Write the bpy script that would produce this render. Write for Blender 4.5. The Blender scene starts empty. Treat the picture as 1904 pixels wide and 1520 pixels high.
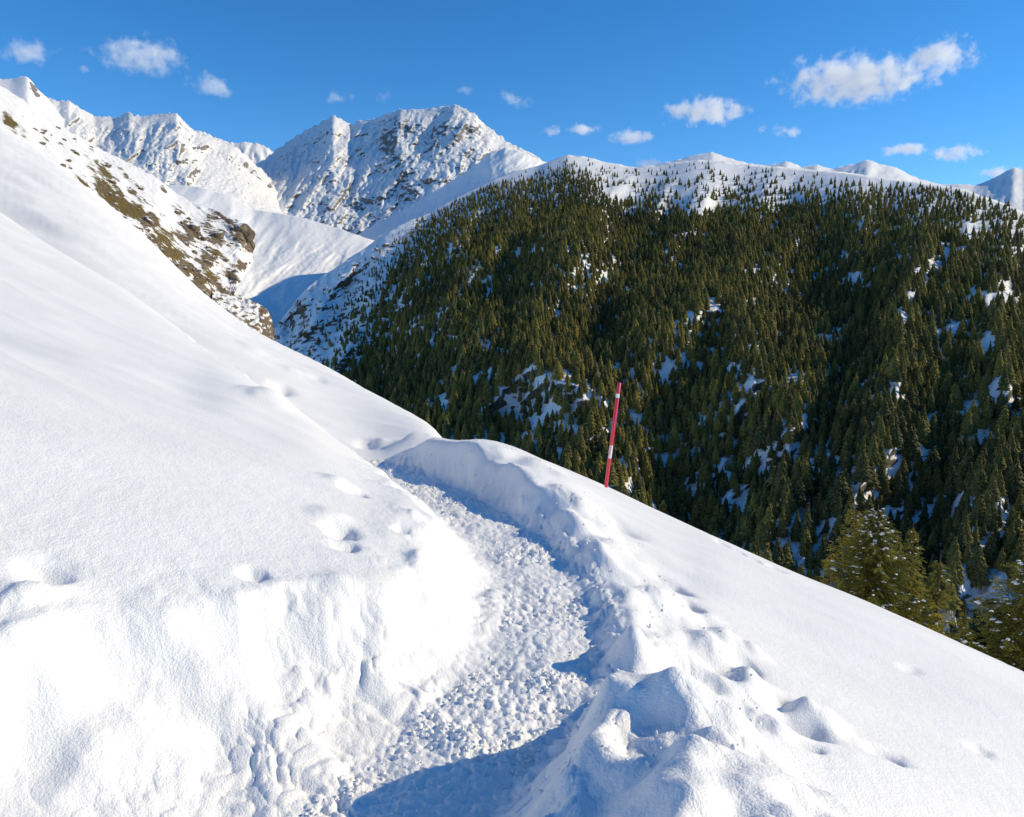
import bpy, math, random
import numpy as np

R = math.radians
rng = np.random.default_rng(7)
random.seed(7)
scene = bpy.context.scene

# ------------------------------------------------------------------ camera, sky, sun, exposure
W, HH, F = 1904.0, 1520.0, 1450.0
PITCH = R(7.0)
CP, SP = math.cos(PITCH), math.sin(PITCH)
CAMZ = 1.6                                    # eye height above the trodden path (path lies at z = 0)
cam_d = bpy.data.cameras.new('camera')
cam = bpy.data.objects.new('camera', cam_d)
scene.collection.objects.link(cam)
cam.location = (0, 0, CAMZ)
cam.rotation_euler = (math.pi / 2 - PITCH, 0, 0)
cam_d.sensor_width = 36
cam_d.lens = 36 * F / W
cam_d.clip_start = 0.05
cam_d.clip_end = 80000
scene.camera = cam

SUN_AZ, SUN_EL = R(86), R(25.5)                 # azimuth clockwise from the view direction
world = bpy.data.worlds.new('World')
scene.world = world
world.use_nodes = True
nt = world.node_tree
nt.nodes.clear()
wo = nt.nodes.new('ShaderNodeOutputWorld')
bg = nt.nodes.new('ShaderNodeBackground')
sky = nt.nodes.new('ShaderNodeTexSky')
sky.sky_type = 'NISHITA'
sky.sun_disc = False
sky.sun_elevation = SUN_EL
sky.sun_rotation = SUN_AZ
sky.altitude = 2200
sky.air_density = 1.0
sky.dust_density = 0.0
sky.ozone_density = 4.0
hs = nt.nodes.new('ShaderNodeHueSaturation')
hs.inputs['Saturation'].default_value = 1.25
nt.links.new(sky.outputs[0], hs.inputs['Color'])
nt.links.new(hs.outputs[0], bg.inputs[0])
bg.inputs[1].default_value = 0.15
nt.links.new(bg.outputs[0], wo.inputs[0])

sun_d = bpy.data.lights.new('sun', 'SUN')
sun_d.energy = 3.7
sun_d.angle = R(0.53)
sun_d.color = (1.0, 0.855, 0.58)
sun = bpy.data.objects.new('sun', sun_d)
scene.collection.objects.link(sun)
sun.rotation_euler = (math.pi / 2 - SUN_EL, 0, math.pi - SUN_AZ)
sun.location = (60, 0, 60)

vs = scene.view_settings
vs.view_transform = 'Standard'
vs.look = 'None'
vs.exposure = 0.25
vs.gamma = 1.0
scene.render.engine = 'CYCLES'
cy = scene.cycles
cy.max_bounces = 8
cy.diffuse_bounces = 6
cy.glossy_bounces = 2
cy.transmission_bounces = 2
cy.transparent_max_bounces = 6
cy.volume_bounces = 8
cy.volume_step_rate = 1.0
cy.volume_max_steps = 128
cy.use_denoising = True
cy.sample_clamp_indirect = 4

# ------------------------------------------------------------------ helpers
def px_dir(px, py):
    """direction through a photo pixel; component along the optical axis is 1"""
    u = (np.asarray(px, float) - W / 2) / F
    v = (HH / 2 - np.asarray(py, float)) / F
    return u, CP + v * SP, -SP + v * CP

def px_az(px, py):
    x, y, z = px_dir(px, py)
    return np.arctan2(x, y), z / np.hypot(x, y)

def to_px(x, y, z):
    z = z - CAMZ
    f = y * CP - z * SP
    u = y * SP + z * CP
    return W / 2 + F * x / f, HH / 2 - F * u / f, f

_PERM = np.random.default_rng(11).permutation(4096)
_GA = np.random.default_rng(12).random(4096) * 2 * np.pi
_RV = np.random.default_rng(13).random((4096, 4))

def _hash(ix, iy, seed):
    return _PERM[(_PERM[(ix + seed * 131) & 4095] + iy) & 4095]

def perlin(x, y, seed=0):
    x = np.asarray(x, float); y = np.asarray(y, float)
    ix = np.floor(x).astype(np.int64); iy = np.floor(y).astype(np.int64)
    fx = x - ix; fy = y - iy
    u = fx * fx * fx * (fx * (fx * 6 - 15) + 10)
    v = fy * fy * fy * (fy * (fy * 6 - 15) + 10)
    def g(a, b, dx, dy):
        t = _GA[_hash(a, b, seed)]
        return np.cos(t) * dx + np.sin(t) * dy
    n00 = g(ix, iy, fx, fy); n10 = g(ix + 1, iy, fx - 1, fy)
    n01 = g(ix, iy + 1, fx, fy - 1); n11 = g(ix + 1, iy + 1, fx - 1, fy - 1)
    return ((n00 * (1 - u) + n10 * u) * (1 - v) + (n01 * (1 - u) + n11 * u) * v) * 1.5

def fbm(x, y, octv=4, seed=0, gain=0.5, lac=2.03):
    s = 0; a = 1.0; t = 0
    for o in range(octv):
        s = s + a * perlin(x, y, seed + o * 17); t += a
        x = x * lac + 3.1; y = y * lac + 1.7; a *= gain
    return s / t

def ridged(x, y, octv=4, seed=0, gain=0.5):
    s = 0; a = 1.0; t = 0
    for o in range(octv):
        n = 1 - np.abs(perlin(x, y, seed + o * 17)) * 1.6
        s = s + a * n; t += a
        x = x * 2.07 + 5.2; y = y * 2.07 + 2.3; a *= gain
    return s / t

def domes(x, y, seed=0, rmin=0.45, rmax=0.8, soft=False):
    """rounded lumps, about one per unit cell, heights 0..1"""
    ix = np.floor(x).astype(np.int64); iy = np.floor(y).astype(np.int64)
    out = np.zeros_like(x)
    for dx in (-1, 0, 1):
        for dy in (-1, 0, 1):
            h = _hash(ix + dx, iy + dy, seed)
            rv = _RV[h]
            cx = ix + dx + rv[..., 0]; cyy = iy + dy + rv[..., 1]
            rad = rmin + (rmax - rmin) * rv[..., 2]
            q = ((x - cx) ** 2 + (y - cyy) ** 2) / (rad * rad)
            pr = np.clip(1 - q, 0, 1)
            out = np.maximum(out, (pr * pr * (3 - 2 * pr) if soft else np.sqrt(pr)) * rad * (0.55 + 0.45 * rv[..., 3]) / rmax)
    return out

def sstep(a, b, x):
    t = np.clip((x - a) / (b - a), 0, 1)
    return t * t * (3 - 2 * t)

def pchip(xk, yk, x):
    xk = np.asarray(xk, float); yk = np.asarray(yk, float)
    h = np.diff(xk); d = np.diff(yk) / h
    m = np.zeros_like(yk)
    for i in range(1, len(xk) - 1):
        if d[i - 1] * d[i] > 0:
            w1 = 2 * h[i] + h[i - 1]; w2 = h[i] + 2 * h[i - 1]
            m[i] = (w1 + w2) / (w1 / d[i - 1] + w2 / d[i])
    m[0] = d[0]; m[-1] = d[-1]
    x = np.clip(x, xk[0], xk[-1])
    i = np.clip(np.searchsorted(xk, x) - 1, 0, len(xk) - 2)
    t = (x - xk[i]) / h[i]
    return ((2 * t**3 - 3 * t**2 + 1) * yk[i] + (t**3 - 2 * t**2 + t) * h[i] * m[i]
            + (-2 * t**3 + 3 * t**2) * yk[i + 1] + (t**3 - t**2) * h[i] * m[i + 1])

def gblur(a, sig, axis):
    n = int(sig * 3) + 1
    k = np.exp(-0.5 * (np.arange(-n, n + 1) / sig) ** 2); k /= k.sum()
    pad = [(0, 0)] * a.ndim; pad[axis] = (n, n)
    b = np.pad(a, pad, mode='edge')
    out = np.zeros_like(a)
    for i, w in enumerate(k):
        sl = [slice(None)] * a.ndim; sl[axis] = slice(i, i + a.shape[axis])
        out += w * b[tuple(sl)]
    return out

def link(o, parent=None):
    scene.collection.objects.link(o)
    if parent is not None:
        o.parent = parent
    return o

def tag(o, label=None, cat=None, group=None, kind=None):
    if label: o['label'] = label
    if cat: o['category'] = cat
    if group: o['group'] = group
    if kind: o['kind'] = kind
    return o

def mesh_np(name, V, faces, mats, smooth=True, attrs=None, mat_idx=None):
    """V (n,3); faces = list of int arrays (m,3) or (m,4)"""
    me = bpy.data.meshes.new(name)
    V = np.asarray(V, np.float32)
    faces = [np.asarray(f, np.int32) for f in (faces if isinstance(faces, list) else [faces])]
    me.vertices.add(len(V)); me.vertices.foreach_set('co', V.ravel())
    nl = sum(f.size for f in faces); nf = sum(len(f) for f in faces)
    me.loops.add(nl); me.loops.foreach_set('vertex_index', np.concatenate([f.ravel() for f in faces]))
    me.polygons.add(nf)
    tot = np.concatenate([np.full(len(f), f.shape[1], np.int32) for f in faces])
    st = np.concatenate([[0], np.cumsum(tot)[:-1]]).astype(np.int32)
    me.polygons.foreach_set('loop_start', st)
    me.polygons.foreach_set('loop_total', tot)
    if smooth: me.polygons.foreach_set('use_smooth', np.ones(nf, bool))
    for m in (mats if isinstance(mats, (list, tuple)) else [mats]): me.materials.append(m)
    if mat_idx is not None: me.polygons.foreach_set('material_index', np.asarray(mat_idx, np.int32))
    for k, a in (attrs or {}).items():
        at = me.attributes.new(k, 'FLOAT', 'POINT'); at.data.foreach_set('value', np.asarray(a, np.float32).ravel())
    me.update(calc_edges=True)
    return me

def grid_faces(nr, nc):
    i = np.arange(nr * nc).reshape(nr, nc)
    return np.stack([i[:-1, :-1], i[:-1, 1:], i[1:, 1:], i[1:, :-1]], -1).reshape(-1, 4)

# ------------------------------------------------------------------ materials
class Mat:
    def __init__(s, name):
        s.m = bpy.data.materials.new(name); s.m.use_nodes = True
        s.t = s.m.node_tree; s.b = s.t.nodes['Principled BSDF']
        s.o = s.t.nodes['Material Output']
    def n(s, typ, **kw):
        nd = s.t.nodes.new(typ)
        for k, v in kw.items():
            if k.startswith('i_'):
                nd.inputs[k[2:].replace('_', ' ')].default_value = v
            else: setattr(nd, k, v)
        return nd
    def l(s, a, b): s.t.links.new(a, b)
    def math(s, op, a, b=None, clamp=False):
        nd = s.n('ShaderNodeMath', operation=op, use_clamp=clamp)
        for i, q in enumerate((a, b)):
            if q is None: continue
            if hasattr(q, 'links'): s.l(q, nd.inputs[i])
            else: nd.inputs[i].default_value = q
        return nd.outputs[0]
    def noise(s, vec, scale, detail=4, rough=0.55):
        nd = s.n('ShaderNodeTexNoise'); nd.inputs['Scale'].default_value = scale
        nd.inputs['Detail'].default_value = detail; nd.inputs['Roughness'].default_value = rough
        if vec is not None: s.l(vec, nd.inputs['Vector'])
        return nd.outputs['Fac']
    def pos(s): return s.n('ShaderNodeNewGeometry').outputs['Position']
    def mix(s, fac, a, b):
        nd = s.n('ShaderNodeMix', data_type='RGBA')
        for k, q in ((0, fac), (6, a), (7, b)):
            if hasattr(q, 'links'): s.l(q, nd.inputs[k])
            else: nd.inputs[k].default_value = q if k == 0 else (*q, 1)
        return nd.outputs[2]
    def ramp(s, fac, lo, hi):
        nd = s.n('ShaderNodeMapRange', interpolation_type='SMOOTHSTEP')
        s.l(fac, nd.inputs[0]); nd.inputs[1].default_value = lo; nd.inputs[2].default_value = hi
        return nd.outputs[0]
    def bump(s, h, strength, dist):
        nd = s.n('ShaderNodeBump'); nd.inputs['Strength'].default_value = strength
        nd.inputs['Distance'].default_value = dist
        s.l(h, nd.inputs['Height']); return nd.outputs[0]

SNOW = (0.87, 0.865, 0.85)

def mat_near_snow():
    M = Mat('foreground_snow'); p = M.pos()
    c = M.mix(M.ramp(M.noise(p, 1.3, 5), 0.35, 0.7), (0.85, 0.845, 0.83), (0.90, 0.895, 0.88))
    M.l(c, M.b.inputs['Base Color'])
    M.b.inputs['Roughness'].default_value = 0.55
    M.b.inputs['Specular IOR Level'].default_value = 0.25
    g1 = M.noise(p, 55, 3, 0.6)
    g2 = M.noise(p, 210, 2, 0.6)
    vo = M.n('ShaderNodeTexVoronoi'); vo.inputs['Scale'].default_value = 120; M.l(p, vo.inputs['Vector'])
    h = M.math('ADD', M.math('MULTIPLY', g1, 1.0), M.math('MULTIPLY', g2, 0.45))
    h = M.math('ADD', h, M.math('MULTIPLY', vo.outputs['Distance'], 0.35))
    M.l(M.bump(h, 0.45, 0.011), M.b.inputs['Normal'])
    return M.m

def mat_mountain(name, snow=SNOW, rock=(0.16, 0.145, 0.13), rock2=(0.27, 0.25, 0.23), scale=0.02, lo=0.45, hi=0.75, amp=0.5, bump=4.0, slope_noise=0.9):
    M = Mat(name); p = M.pos()
    geo = M.n('ShaderNodeNewGeometry')
    sep = M.n('ShaderNodeSeparateXYZ'); M.l(geo.outputs['Normal'], sep.inputs[0])
    nz = M.noise(p, scale, 6, 0.6)
    nz2 = M.noise(p, scale * 5, 5, 0.65)
    at = M.n('ShaderNodeAttribute', attribute_name='rock')
    v = M.math('ADD', sep.outputs[2], M.math('MULTIPLY', M.math('SUBTRACT', nz, 0.5), slope_noise))
    v = M.math('ADD', v, M.math('MULTIPLY', M.math('SUBTRACT', nz2, 0.5), amp))
    v = M.math('SUBTRACT', v, at.outputs['Fac'])
    sf = M.ramp(v, lo, hi)
    rc = M.mix(M.ramp(nz2, 0.35, 0.65), rock, rock2)
    M.l(M.mix(sf, rc, snow), M.b.inputs['Base Color'])
    M.b.inputs['Roughness'].default_value = 0.8
    M.b.inputs['Specular IOR Level'].default_value = 0.1
    hgt = M.math('ADD', nz2, M.math('MULTIPLY', M.noise(p, scale * 16, 4, 0.6), 0.4))
    M.l(M.bump(hgt, 0.7, bump), M.b.inputs['Normal'])
    return M.m

def mat_left_slope():
    M = Mat('snowy_grass_and_rock'); p = M.pos()
    gr = M.n('ShaderNodeAttribute', attribute_name='grass').outputs['Fac']
    rk = M.n('ShaderNodeAttribute', attribute_name='rock').outputs['Fac']
    n1 = M.noise(p, 0.25, 6, 0.65); n2 = M.noise(p, 1.2, 4, 0.6)
    jit = M.math('ADD', M.math('MULTIPLY', M.math('SUBTRACT', n1, 0.5), 1.5), M.math('MULTIPLY', M.math('SUBTRACT', n2, 0.5), 0.7))
    gf = M.ramp(M.math('ADD', gr, jit), 0.45, 0.58)
    rf = M.ramp(M.math('ADD', rk, jit), 0.45, 0.58)
    gc = M.mix(M.ramp(n2, 0.35, 0.65), (0.085, 0.062, 0.018), (0.20, 0.145, 0.045))
    rc = M.mix(M.ramp(n2, 0.35, 0.65), (0.10, 0.075, 0.05), (0.25, 0.19, 0.125))
    c = M.mix(gf, SNOW, gc)
    c = M.mix(rf, c, rc)
    M.l(c, M.b.inputs['Base Color'])
    M.b.inputs['Roughness'].default_value = 0.85
    M.b.inputs['Specular IOR Level'].default_value = 0.1
    h = M.math('ADD', n2, M.math('MULTIPLY', M.math('ADD', gf, rf), 0.6))
    M.l(M.bump(h, 0.6, 0.8), M.b.inputs['Normal'])
    return M.m

def mat_plain(name, col, rough=0.6, spec=0.3, var=0.0, scale=5, bump=0.0, bdist=0.02):
    M = Mat(name)
    M.b.inputs['Roughness'].default_value = rough
    M.b.inputs['Specular IOR Level'].default_value = spec
    p = M.n('ShaderNodeTexCoord').outputs['Object']
    nz = M.noise(p, scale, 5)
    a = tuple(c * (1 - var) for c in col); b = tuple(min(1, c * (1 + var)) for c in col)
    M.l(M.mix(nz, a, b), M.b.inputs['Base Color'])
    if bump: M.l(M.bump(nz, bump, bdist), M.b.inputs['Normal'])
    return M.m

def mat_foliage(name, a, b, c, thin=0.0, shade_patches=False):
    """needle green that varies from tree to tree and from clump to clump"""
    M = Mat(name)
    oi = M.n('ShaderNodeObjectInfo')
    p = M.n('ShaderNodeNewGeometry').outputs['Position']
    nz = M.noise(p, 0.9, 3)
    col = M.mix(oi.outputs['Random'], a, b)
    col = M.mix(M.ramp(nz, 0.50, 0.78), col, c)
    if shade_patches:      # broad darker green patches, painted in for folds of shade and golden light
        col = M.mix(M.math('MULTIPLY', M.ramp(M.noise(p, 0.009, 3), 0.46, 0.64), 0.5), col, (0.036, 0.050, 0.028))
    M.l(col, M.b.inputs['Base Color'])
    M.b.inputs['Roughness'].default_value = 0.7
    M.b.inputs['Specular IOR Level'].default_value = 0.15
    if thin:
        tr = M.n('ShaderNodeBsdfTranslucent'); M.l(col, tr.inputs[0])
        mx = M.n('ShaderNodeMixShader'); mx.inputs[0].default_value = thin
        M.l(M.b.outputs[0], mx.inputs[1]); M.l(tr.outputs[0], mx.inputs[2]); M.l(mx.outputs[0], M.o.inputs['Surface'])
    return M.m

M_SNOW = mat_near_snow()
M_CHUNK = mat_plain('icy_snow', (0.87, 0.865, 0.85), 0.5, 0.3, 0.03, 30, 0.3, 0.01)
M_FAR = mat_mountain('high_mountain', scale=0.012, lo=0.54, hi=0.66, amp=0.75, bump=14)
M_LEFTM = mat_mountain('jagged_mountain', scale=0.012, lo=0.52, hi=0.64, amp=0.75, bump=14)
M_SMOOTH = mat_mountain('snowy_shoulder', scale=0.03, lo=0.28, hi=0.42, amp=0.75, bump=3, slope_noise=0.7)
M_GLAC = mat_mountain('glacier_snow', scale=0.02, lo=0.1, hi=0.3, amp=0.6, bump=2.0, slope_noise=0.5)
M_FSLOPE = mat_mountain('forest_floor_snow', rock=(0.075, 0.065, 0.05), rock2=(0.17, 0.15, 0.12), scale=0.045, lo=0.38, hi=0.52, amp=0.9, bump=2.0, slope_noise=0.8)
M_LSLOPE = mat_left_slope()
M_ROCK = mat_plain('brown_rock', (0.17, 0.13, 0.09), 0.85, 0.2, 0.5, 0.35, 0.7, 0.5)
M_BARK = mat_plain('bark', (0.13, 0.085, 0.05), 0.85, 0.1, 0.4, 12)
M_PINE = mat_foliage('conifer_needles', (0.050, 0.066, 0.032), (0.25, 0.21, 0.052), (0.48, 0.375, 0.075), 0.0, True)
M_SPRUCE = mat_foliage('spruce_needles', (0.27, 0.25, 0.05), (0.33, 0.29, 0.055), (0.50, 0.42, 0.085), 0.3)
M_SPRUCE_DARK = mat_foliage('dark_spruce_needles', (0.18, 0.185, 0.04), (0.20, 0.20, 0.042), (0.40, 0.35, 0.075), 0.28)
M_BSNOW = mat_plain('branch_snow', (0.87, 0.88, 0.9), 0.6, 0.2, 0.02, 10)

# ------------------------------------------------------------------ foreground hillside (heightfield round the camera)
edges = [(1600, 400, 880), (1560, 470, 900), (1520, 570, 925), (1450, 650, 970), (1400, 710, 1015), (1340, 775, 1055),
         (1290, 850, 1085), (1250, 888, 1108), (1200, 915, 1115), (1150, 930, 1107), (1100, 935, 1088),
         (1050, 915, 1055), (1000, 865, 1008), (960, 815, 945), (930, 780, 895), (900, 735, 835), (880, 700, 780)]
PATHC, PATHW = [], []
for yy, xl, xr in edges:
    pts = []
    for xx in (xl, xr):
        d = px_dir(xx, yy); t = -CAMZ / d[2]; pts.append((d[0] * t, d[1] * t))
    (x0, y0), (x1, y1) = pts
    PATHC.append(((x0 + x1) / 2, (y0 + y1) / 2)); PATHW.append(math.hypot(x1 - x0, 0.35 * (y1 - y0)) / 2)
PATHC = [(-1.2, 0.2), (-1.0, 1.0)] + PATHC + [(-2.1, 8.6), (-3.2, 9.8), (-4.4, 11.5)]
PATHW = [0.3, 0.3] + PATHW + [0.26, 0.25, 0.25]
PATHC = np.array(PATHC); PATHW = np.clip(np.array(PATHW), 0.2, 0.30)
# resample
_s = np.concatenate([[0], np.cumsum(np.hypot(*np.diff(PATHC, axis=0).T))])
_t = np.linspace(0, _s[-1], 160)
PX = gblur(np.interp(_t, _s, PATHC[:, 0]), 2.5, 0); PY = gblur(np.interp(_t, _s, PATHC[:, 1]), 2.5, 0)
PW = gblur(np.interp(_t, _s, PATHW), 4, 0)
PTX = np.gradient(PX); PTY = np.gradient(PY); _l = np.hypot(PTX, PTY); PTX /= _l; PTY /= _l

def path_dist(x, y):
    """signed distance to the path centre line (right positive), half width, param"""
    shp = x.shape; x = x.ravel(); y = y.ravel()
    best = np.full(x.shape, 1e9); bi = np.zeros(x.shape, np.int32)
    for i in range(len(PX)):
        q = (x - PX[i]) ** 2 + (y - PY[i]) ** 2
        m = q < best; best[m] = q[m]; bi[m] = i
    dx = x - PX[bi]; dy = y - PY[bi]
    tang = dx * PTX[bi] + dy * PTY[bi]
    side = np.sign(dx * PTY[bi] - dy * PTX[bi])
    perp = np.sqrt(np.maximum(best - tang ** 2, 0))
    # beyond the ends keep full distance
    end = (bi == 0) | (bi == len(PX) - 1)
    d = np.where(end, np.sqrt(best), np.minimum(np.sqrt(best), perp + 0.02)) * side
    return d.reshape(shp), PW[bi].reshape(shp), (bi / (len(PX) - 1.0)).reshape(shp)

def xc_of_y(y):
    o = np.argsort(PY)
    return np.interp(np.clip(y, 1.8, 6.2), PY[o], PX[o])

CREST = [(-900, -150, 30), (-400, 150, 25), (-200, 265, 21), (0, 390, 17.5), (100, 455, 15.5), (200, 522, 13.8), (300, 588, 12.2), (400, 650, 10.8),
         (500, 715, 9.6), (600, 795, 8.6), (690, 868, 7.9), (760, 850, 8.4), (830, 826, 8.8), (870, 815, 8.9), (920, 820, 8.8),
         (985, 842, 8.5), (1050, 869, 8.3), (1127, 904, 8.2), (1200, 940, 8.1), (1300, 985, 8.0), (1400, 1030, 8.0),
         (1500, 1075, 8.0), (1600, 1115, 8.0), (1700, 1160, 8.0), (1800, 1205, 8.0), (1904, 1257, 8.0), (2050, 1325, 8.0), (2300, 1440, 8), (2900, 1720, 8)]
SIL2 = [(-900, -420, 75), (-400, -20, 58), (-200, 110, 50), (0, 238, 42), (60, 270, 40), (100, 300, 38), (150, 335, 36.5), (200, 380, 35), (270, 440, 33),
        (330, 500, 31), (380, 550, 29.5), (430, 590, 28), (480, 618, 26.5), (520, 640, 25.5), (600, 682, 23), (700, 735, 19.5),
        (760, 768, 18), (830, 801, 16.5), (900, 850, 16), (1000, 910, 16)]
def curve(tab):
    a = []; s = []; r = []
    for px, py, rr in tab:
        az, sl = px_az(px, py); a.append(float(az)); s.append(float(sl)); r.append(rr)
    return np.array(a), np.array(s), np.array(r)
CA, CS, CR = curve(CREST); SA, SS, SR = curve(SIL2)
AZ_BLEND0, AZ_BLEND1 = float(px_az(835, 810)[0]), float(px_az(890, 815)[0])

az_mid = np.radians(np.linspace(-36.5, 36.5, 930))
az_all = np.concatenate([np.radians(np.linspace(-75, -36.7, 45)), az_mid, np.radians(np.linspace(36.7, 75, 45))])
q = np.linspace(1 / 1.35 ** 0.62, 1 / 10.5 ** 0.62, 690)
r_near = q ** (-1 / 0.62)
r_all = np.concatenate([np.geomspace(0.25, 1.335, 22), r_near, np.geomspace(10.56, 46, 140), np.geomspace(46.8, 110, 26)])

def near_plane(x, y):
    d = x - xc_of_y(y)
    return -1.49 + 0.07 * sstep(-0.35, 0.35, d) - np.where(d < 0, 0.34, 0.42) * d * sstep(-0.0, 0.5, np.abs(d))

LR = np.log(r_all)
nA = 150
az_c = np.linspace(az_all[0], az_all[-1], nA)
TAB = np.zeros((len(r_all), nA))
for j, a in enumerate(az_c):
    s1 = np.interp(a, CA, CS); r1 = np.interp(a, CA, CR)
    s2 = np.interp(a, SA, SS); r2 = np.interp(a, SA, SR)
    rk = [0.25, 0.5, 0.8, 1.2, 1.6, 2.0, 2.5, 3.0, 3.6, 4.2, 4.8, 5.6, 6.5, 7.5, 8.5]
    rk = np.array([k for k in rk if k < 0.6 * r1])
    sk = near_plane(rk * math.sin(a), rk * math.cos(a)) / rk
    sk = np.minimum(sk, s1 - 0.016 * (r1 / rk - 1))
    rg = 1.25 * r1
    L = ([*rk, r1, rg, rg + 0.45 * (r2 - rg), r2, 1.3 * r2, 2 * r2, 220],
         [*sk, s1, s1 - 0.06, s1 * 0.6 + s2 * 0.4, s2, s2 - 0.04, s2 - 0.2, s2 - 0.4])
    Rr = ([*rk, r1, 1.3 * r1, 1.8 * r1, 3.2 * r1, 6 * r1, 220],
          [*sk, s1, s1 - 0.05, s1 - 0.115, s1 - 0.2, s1 - 0.25, s1 - 0.3])
    pl = pchip(np.log(L[0]), L[1], LR); pr = pchip(np.log(Rr[0]), Rr[1], LR)
    b = sstep(AZ_BLEND0, AZ_BLEND1, a)
    TAB[:, j] = pl * (1 - b) + pr * b
TAB = gblur(TAB, 1.2, 1)
# resample the table onto the mesh columns (linear is fine after the blur, then smooth again)
fi = (az_all - az_c[0]) / (az_c[1] - az_c[0])
i0 = np.clip(fi.astype(int), 0, nA - 2); ft = fi - i0
S = TAB[:, i0] * (1 - ft) + TAB[:, i0 + 1] * ft
_w = (sstep(45, 95, np.arange(len(az_all))) * sstep(len(az_all) - 45, len(az_all) - 95, np.arange(len(az_all))))[None]
S = gblur(S, 5, 1) * _w + S * (1 - _w)
AZ, RR = np.meshgrid(az_all, r_all)
X = RR * np.sin(AZ); Y = RR * np.cos(AZ)
Z = S * RR + CAMZ                              # world height

def hit_fg(px, py, rmin=1.0, Zs=None):
    """world point where the ray through a pixel meets the hillside"""
    a, s = px_az(px, py)
    j = int(np.clip(np.searchsorted(az_all, float(a)), 1, len(az_all) - 1))
    col = (((Z if Zs is None else Zs)[:, j]) - CAMZ) / r_all
    k = np.nonzero((col >= float(s)) & (r_all > rmin))[0]
    k = k[0] if len(k) else len(r_all) - 1
    return X[k, j], Y[k, j], r_all[k]

near = RR < 17
Dd = np.full(X.shape, 9.0); Hw = np.full(X.shape, 0.3); Pt = np.ones(X.shape)
Dd[near], Hw[near], Pt[near] = path_dist(X[near], Y[near])
E = np.abs(Dd) - Hw                            # distance outside the path edge
right = Dd > 0
left = ~right

# broad drifts and wind-shaped undulations, running down the fall line
fall = 0.92 * X - 0.38 * Y; across = 0.38 * X + 0.92 * Y
und = fbm(across * 0.55, fall * 0.13, 3, 3) * 0.10 * sstep(2.2, 6, RR)
und += ridged(across * 1.1 + 0.4 * perlin(fall * 0.3, across * 0.3, 9), fall * 0.12, 2, 5) * 0.045 * sstep(3.0, 7, RR)
und += fbm(across * 1.6, fall * 0.5, 3, 31) * 0.018
Z += und * np.clip(sstep(0.1, 1.0, E), 0.15, 1) * (1 + 1.2 * sstep(16, 28, RR))

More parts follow.
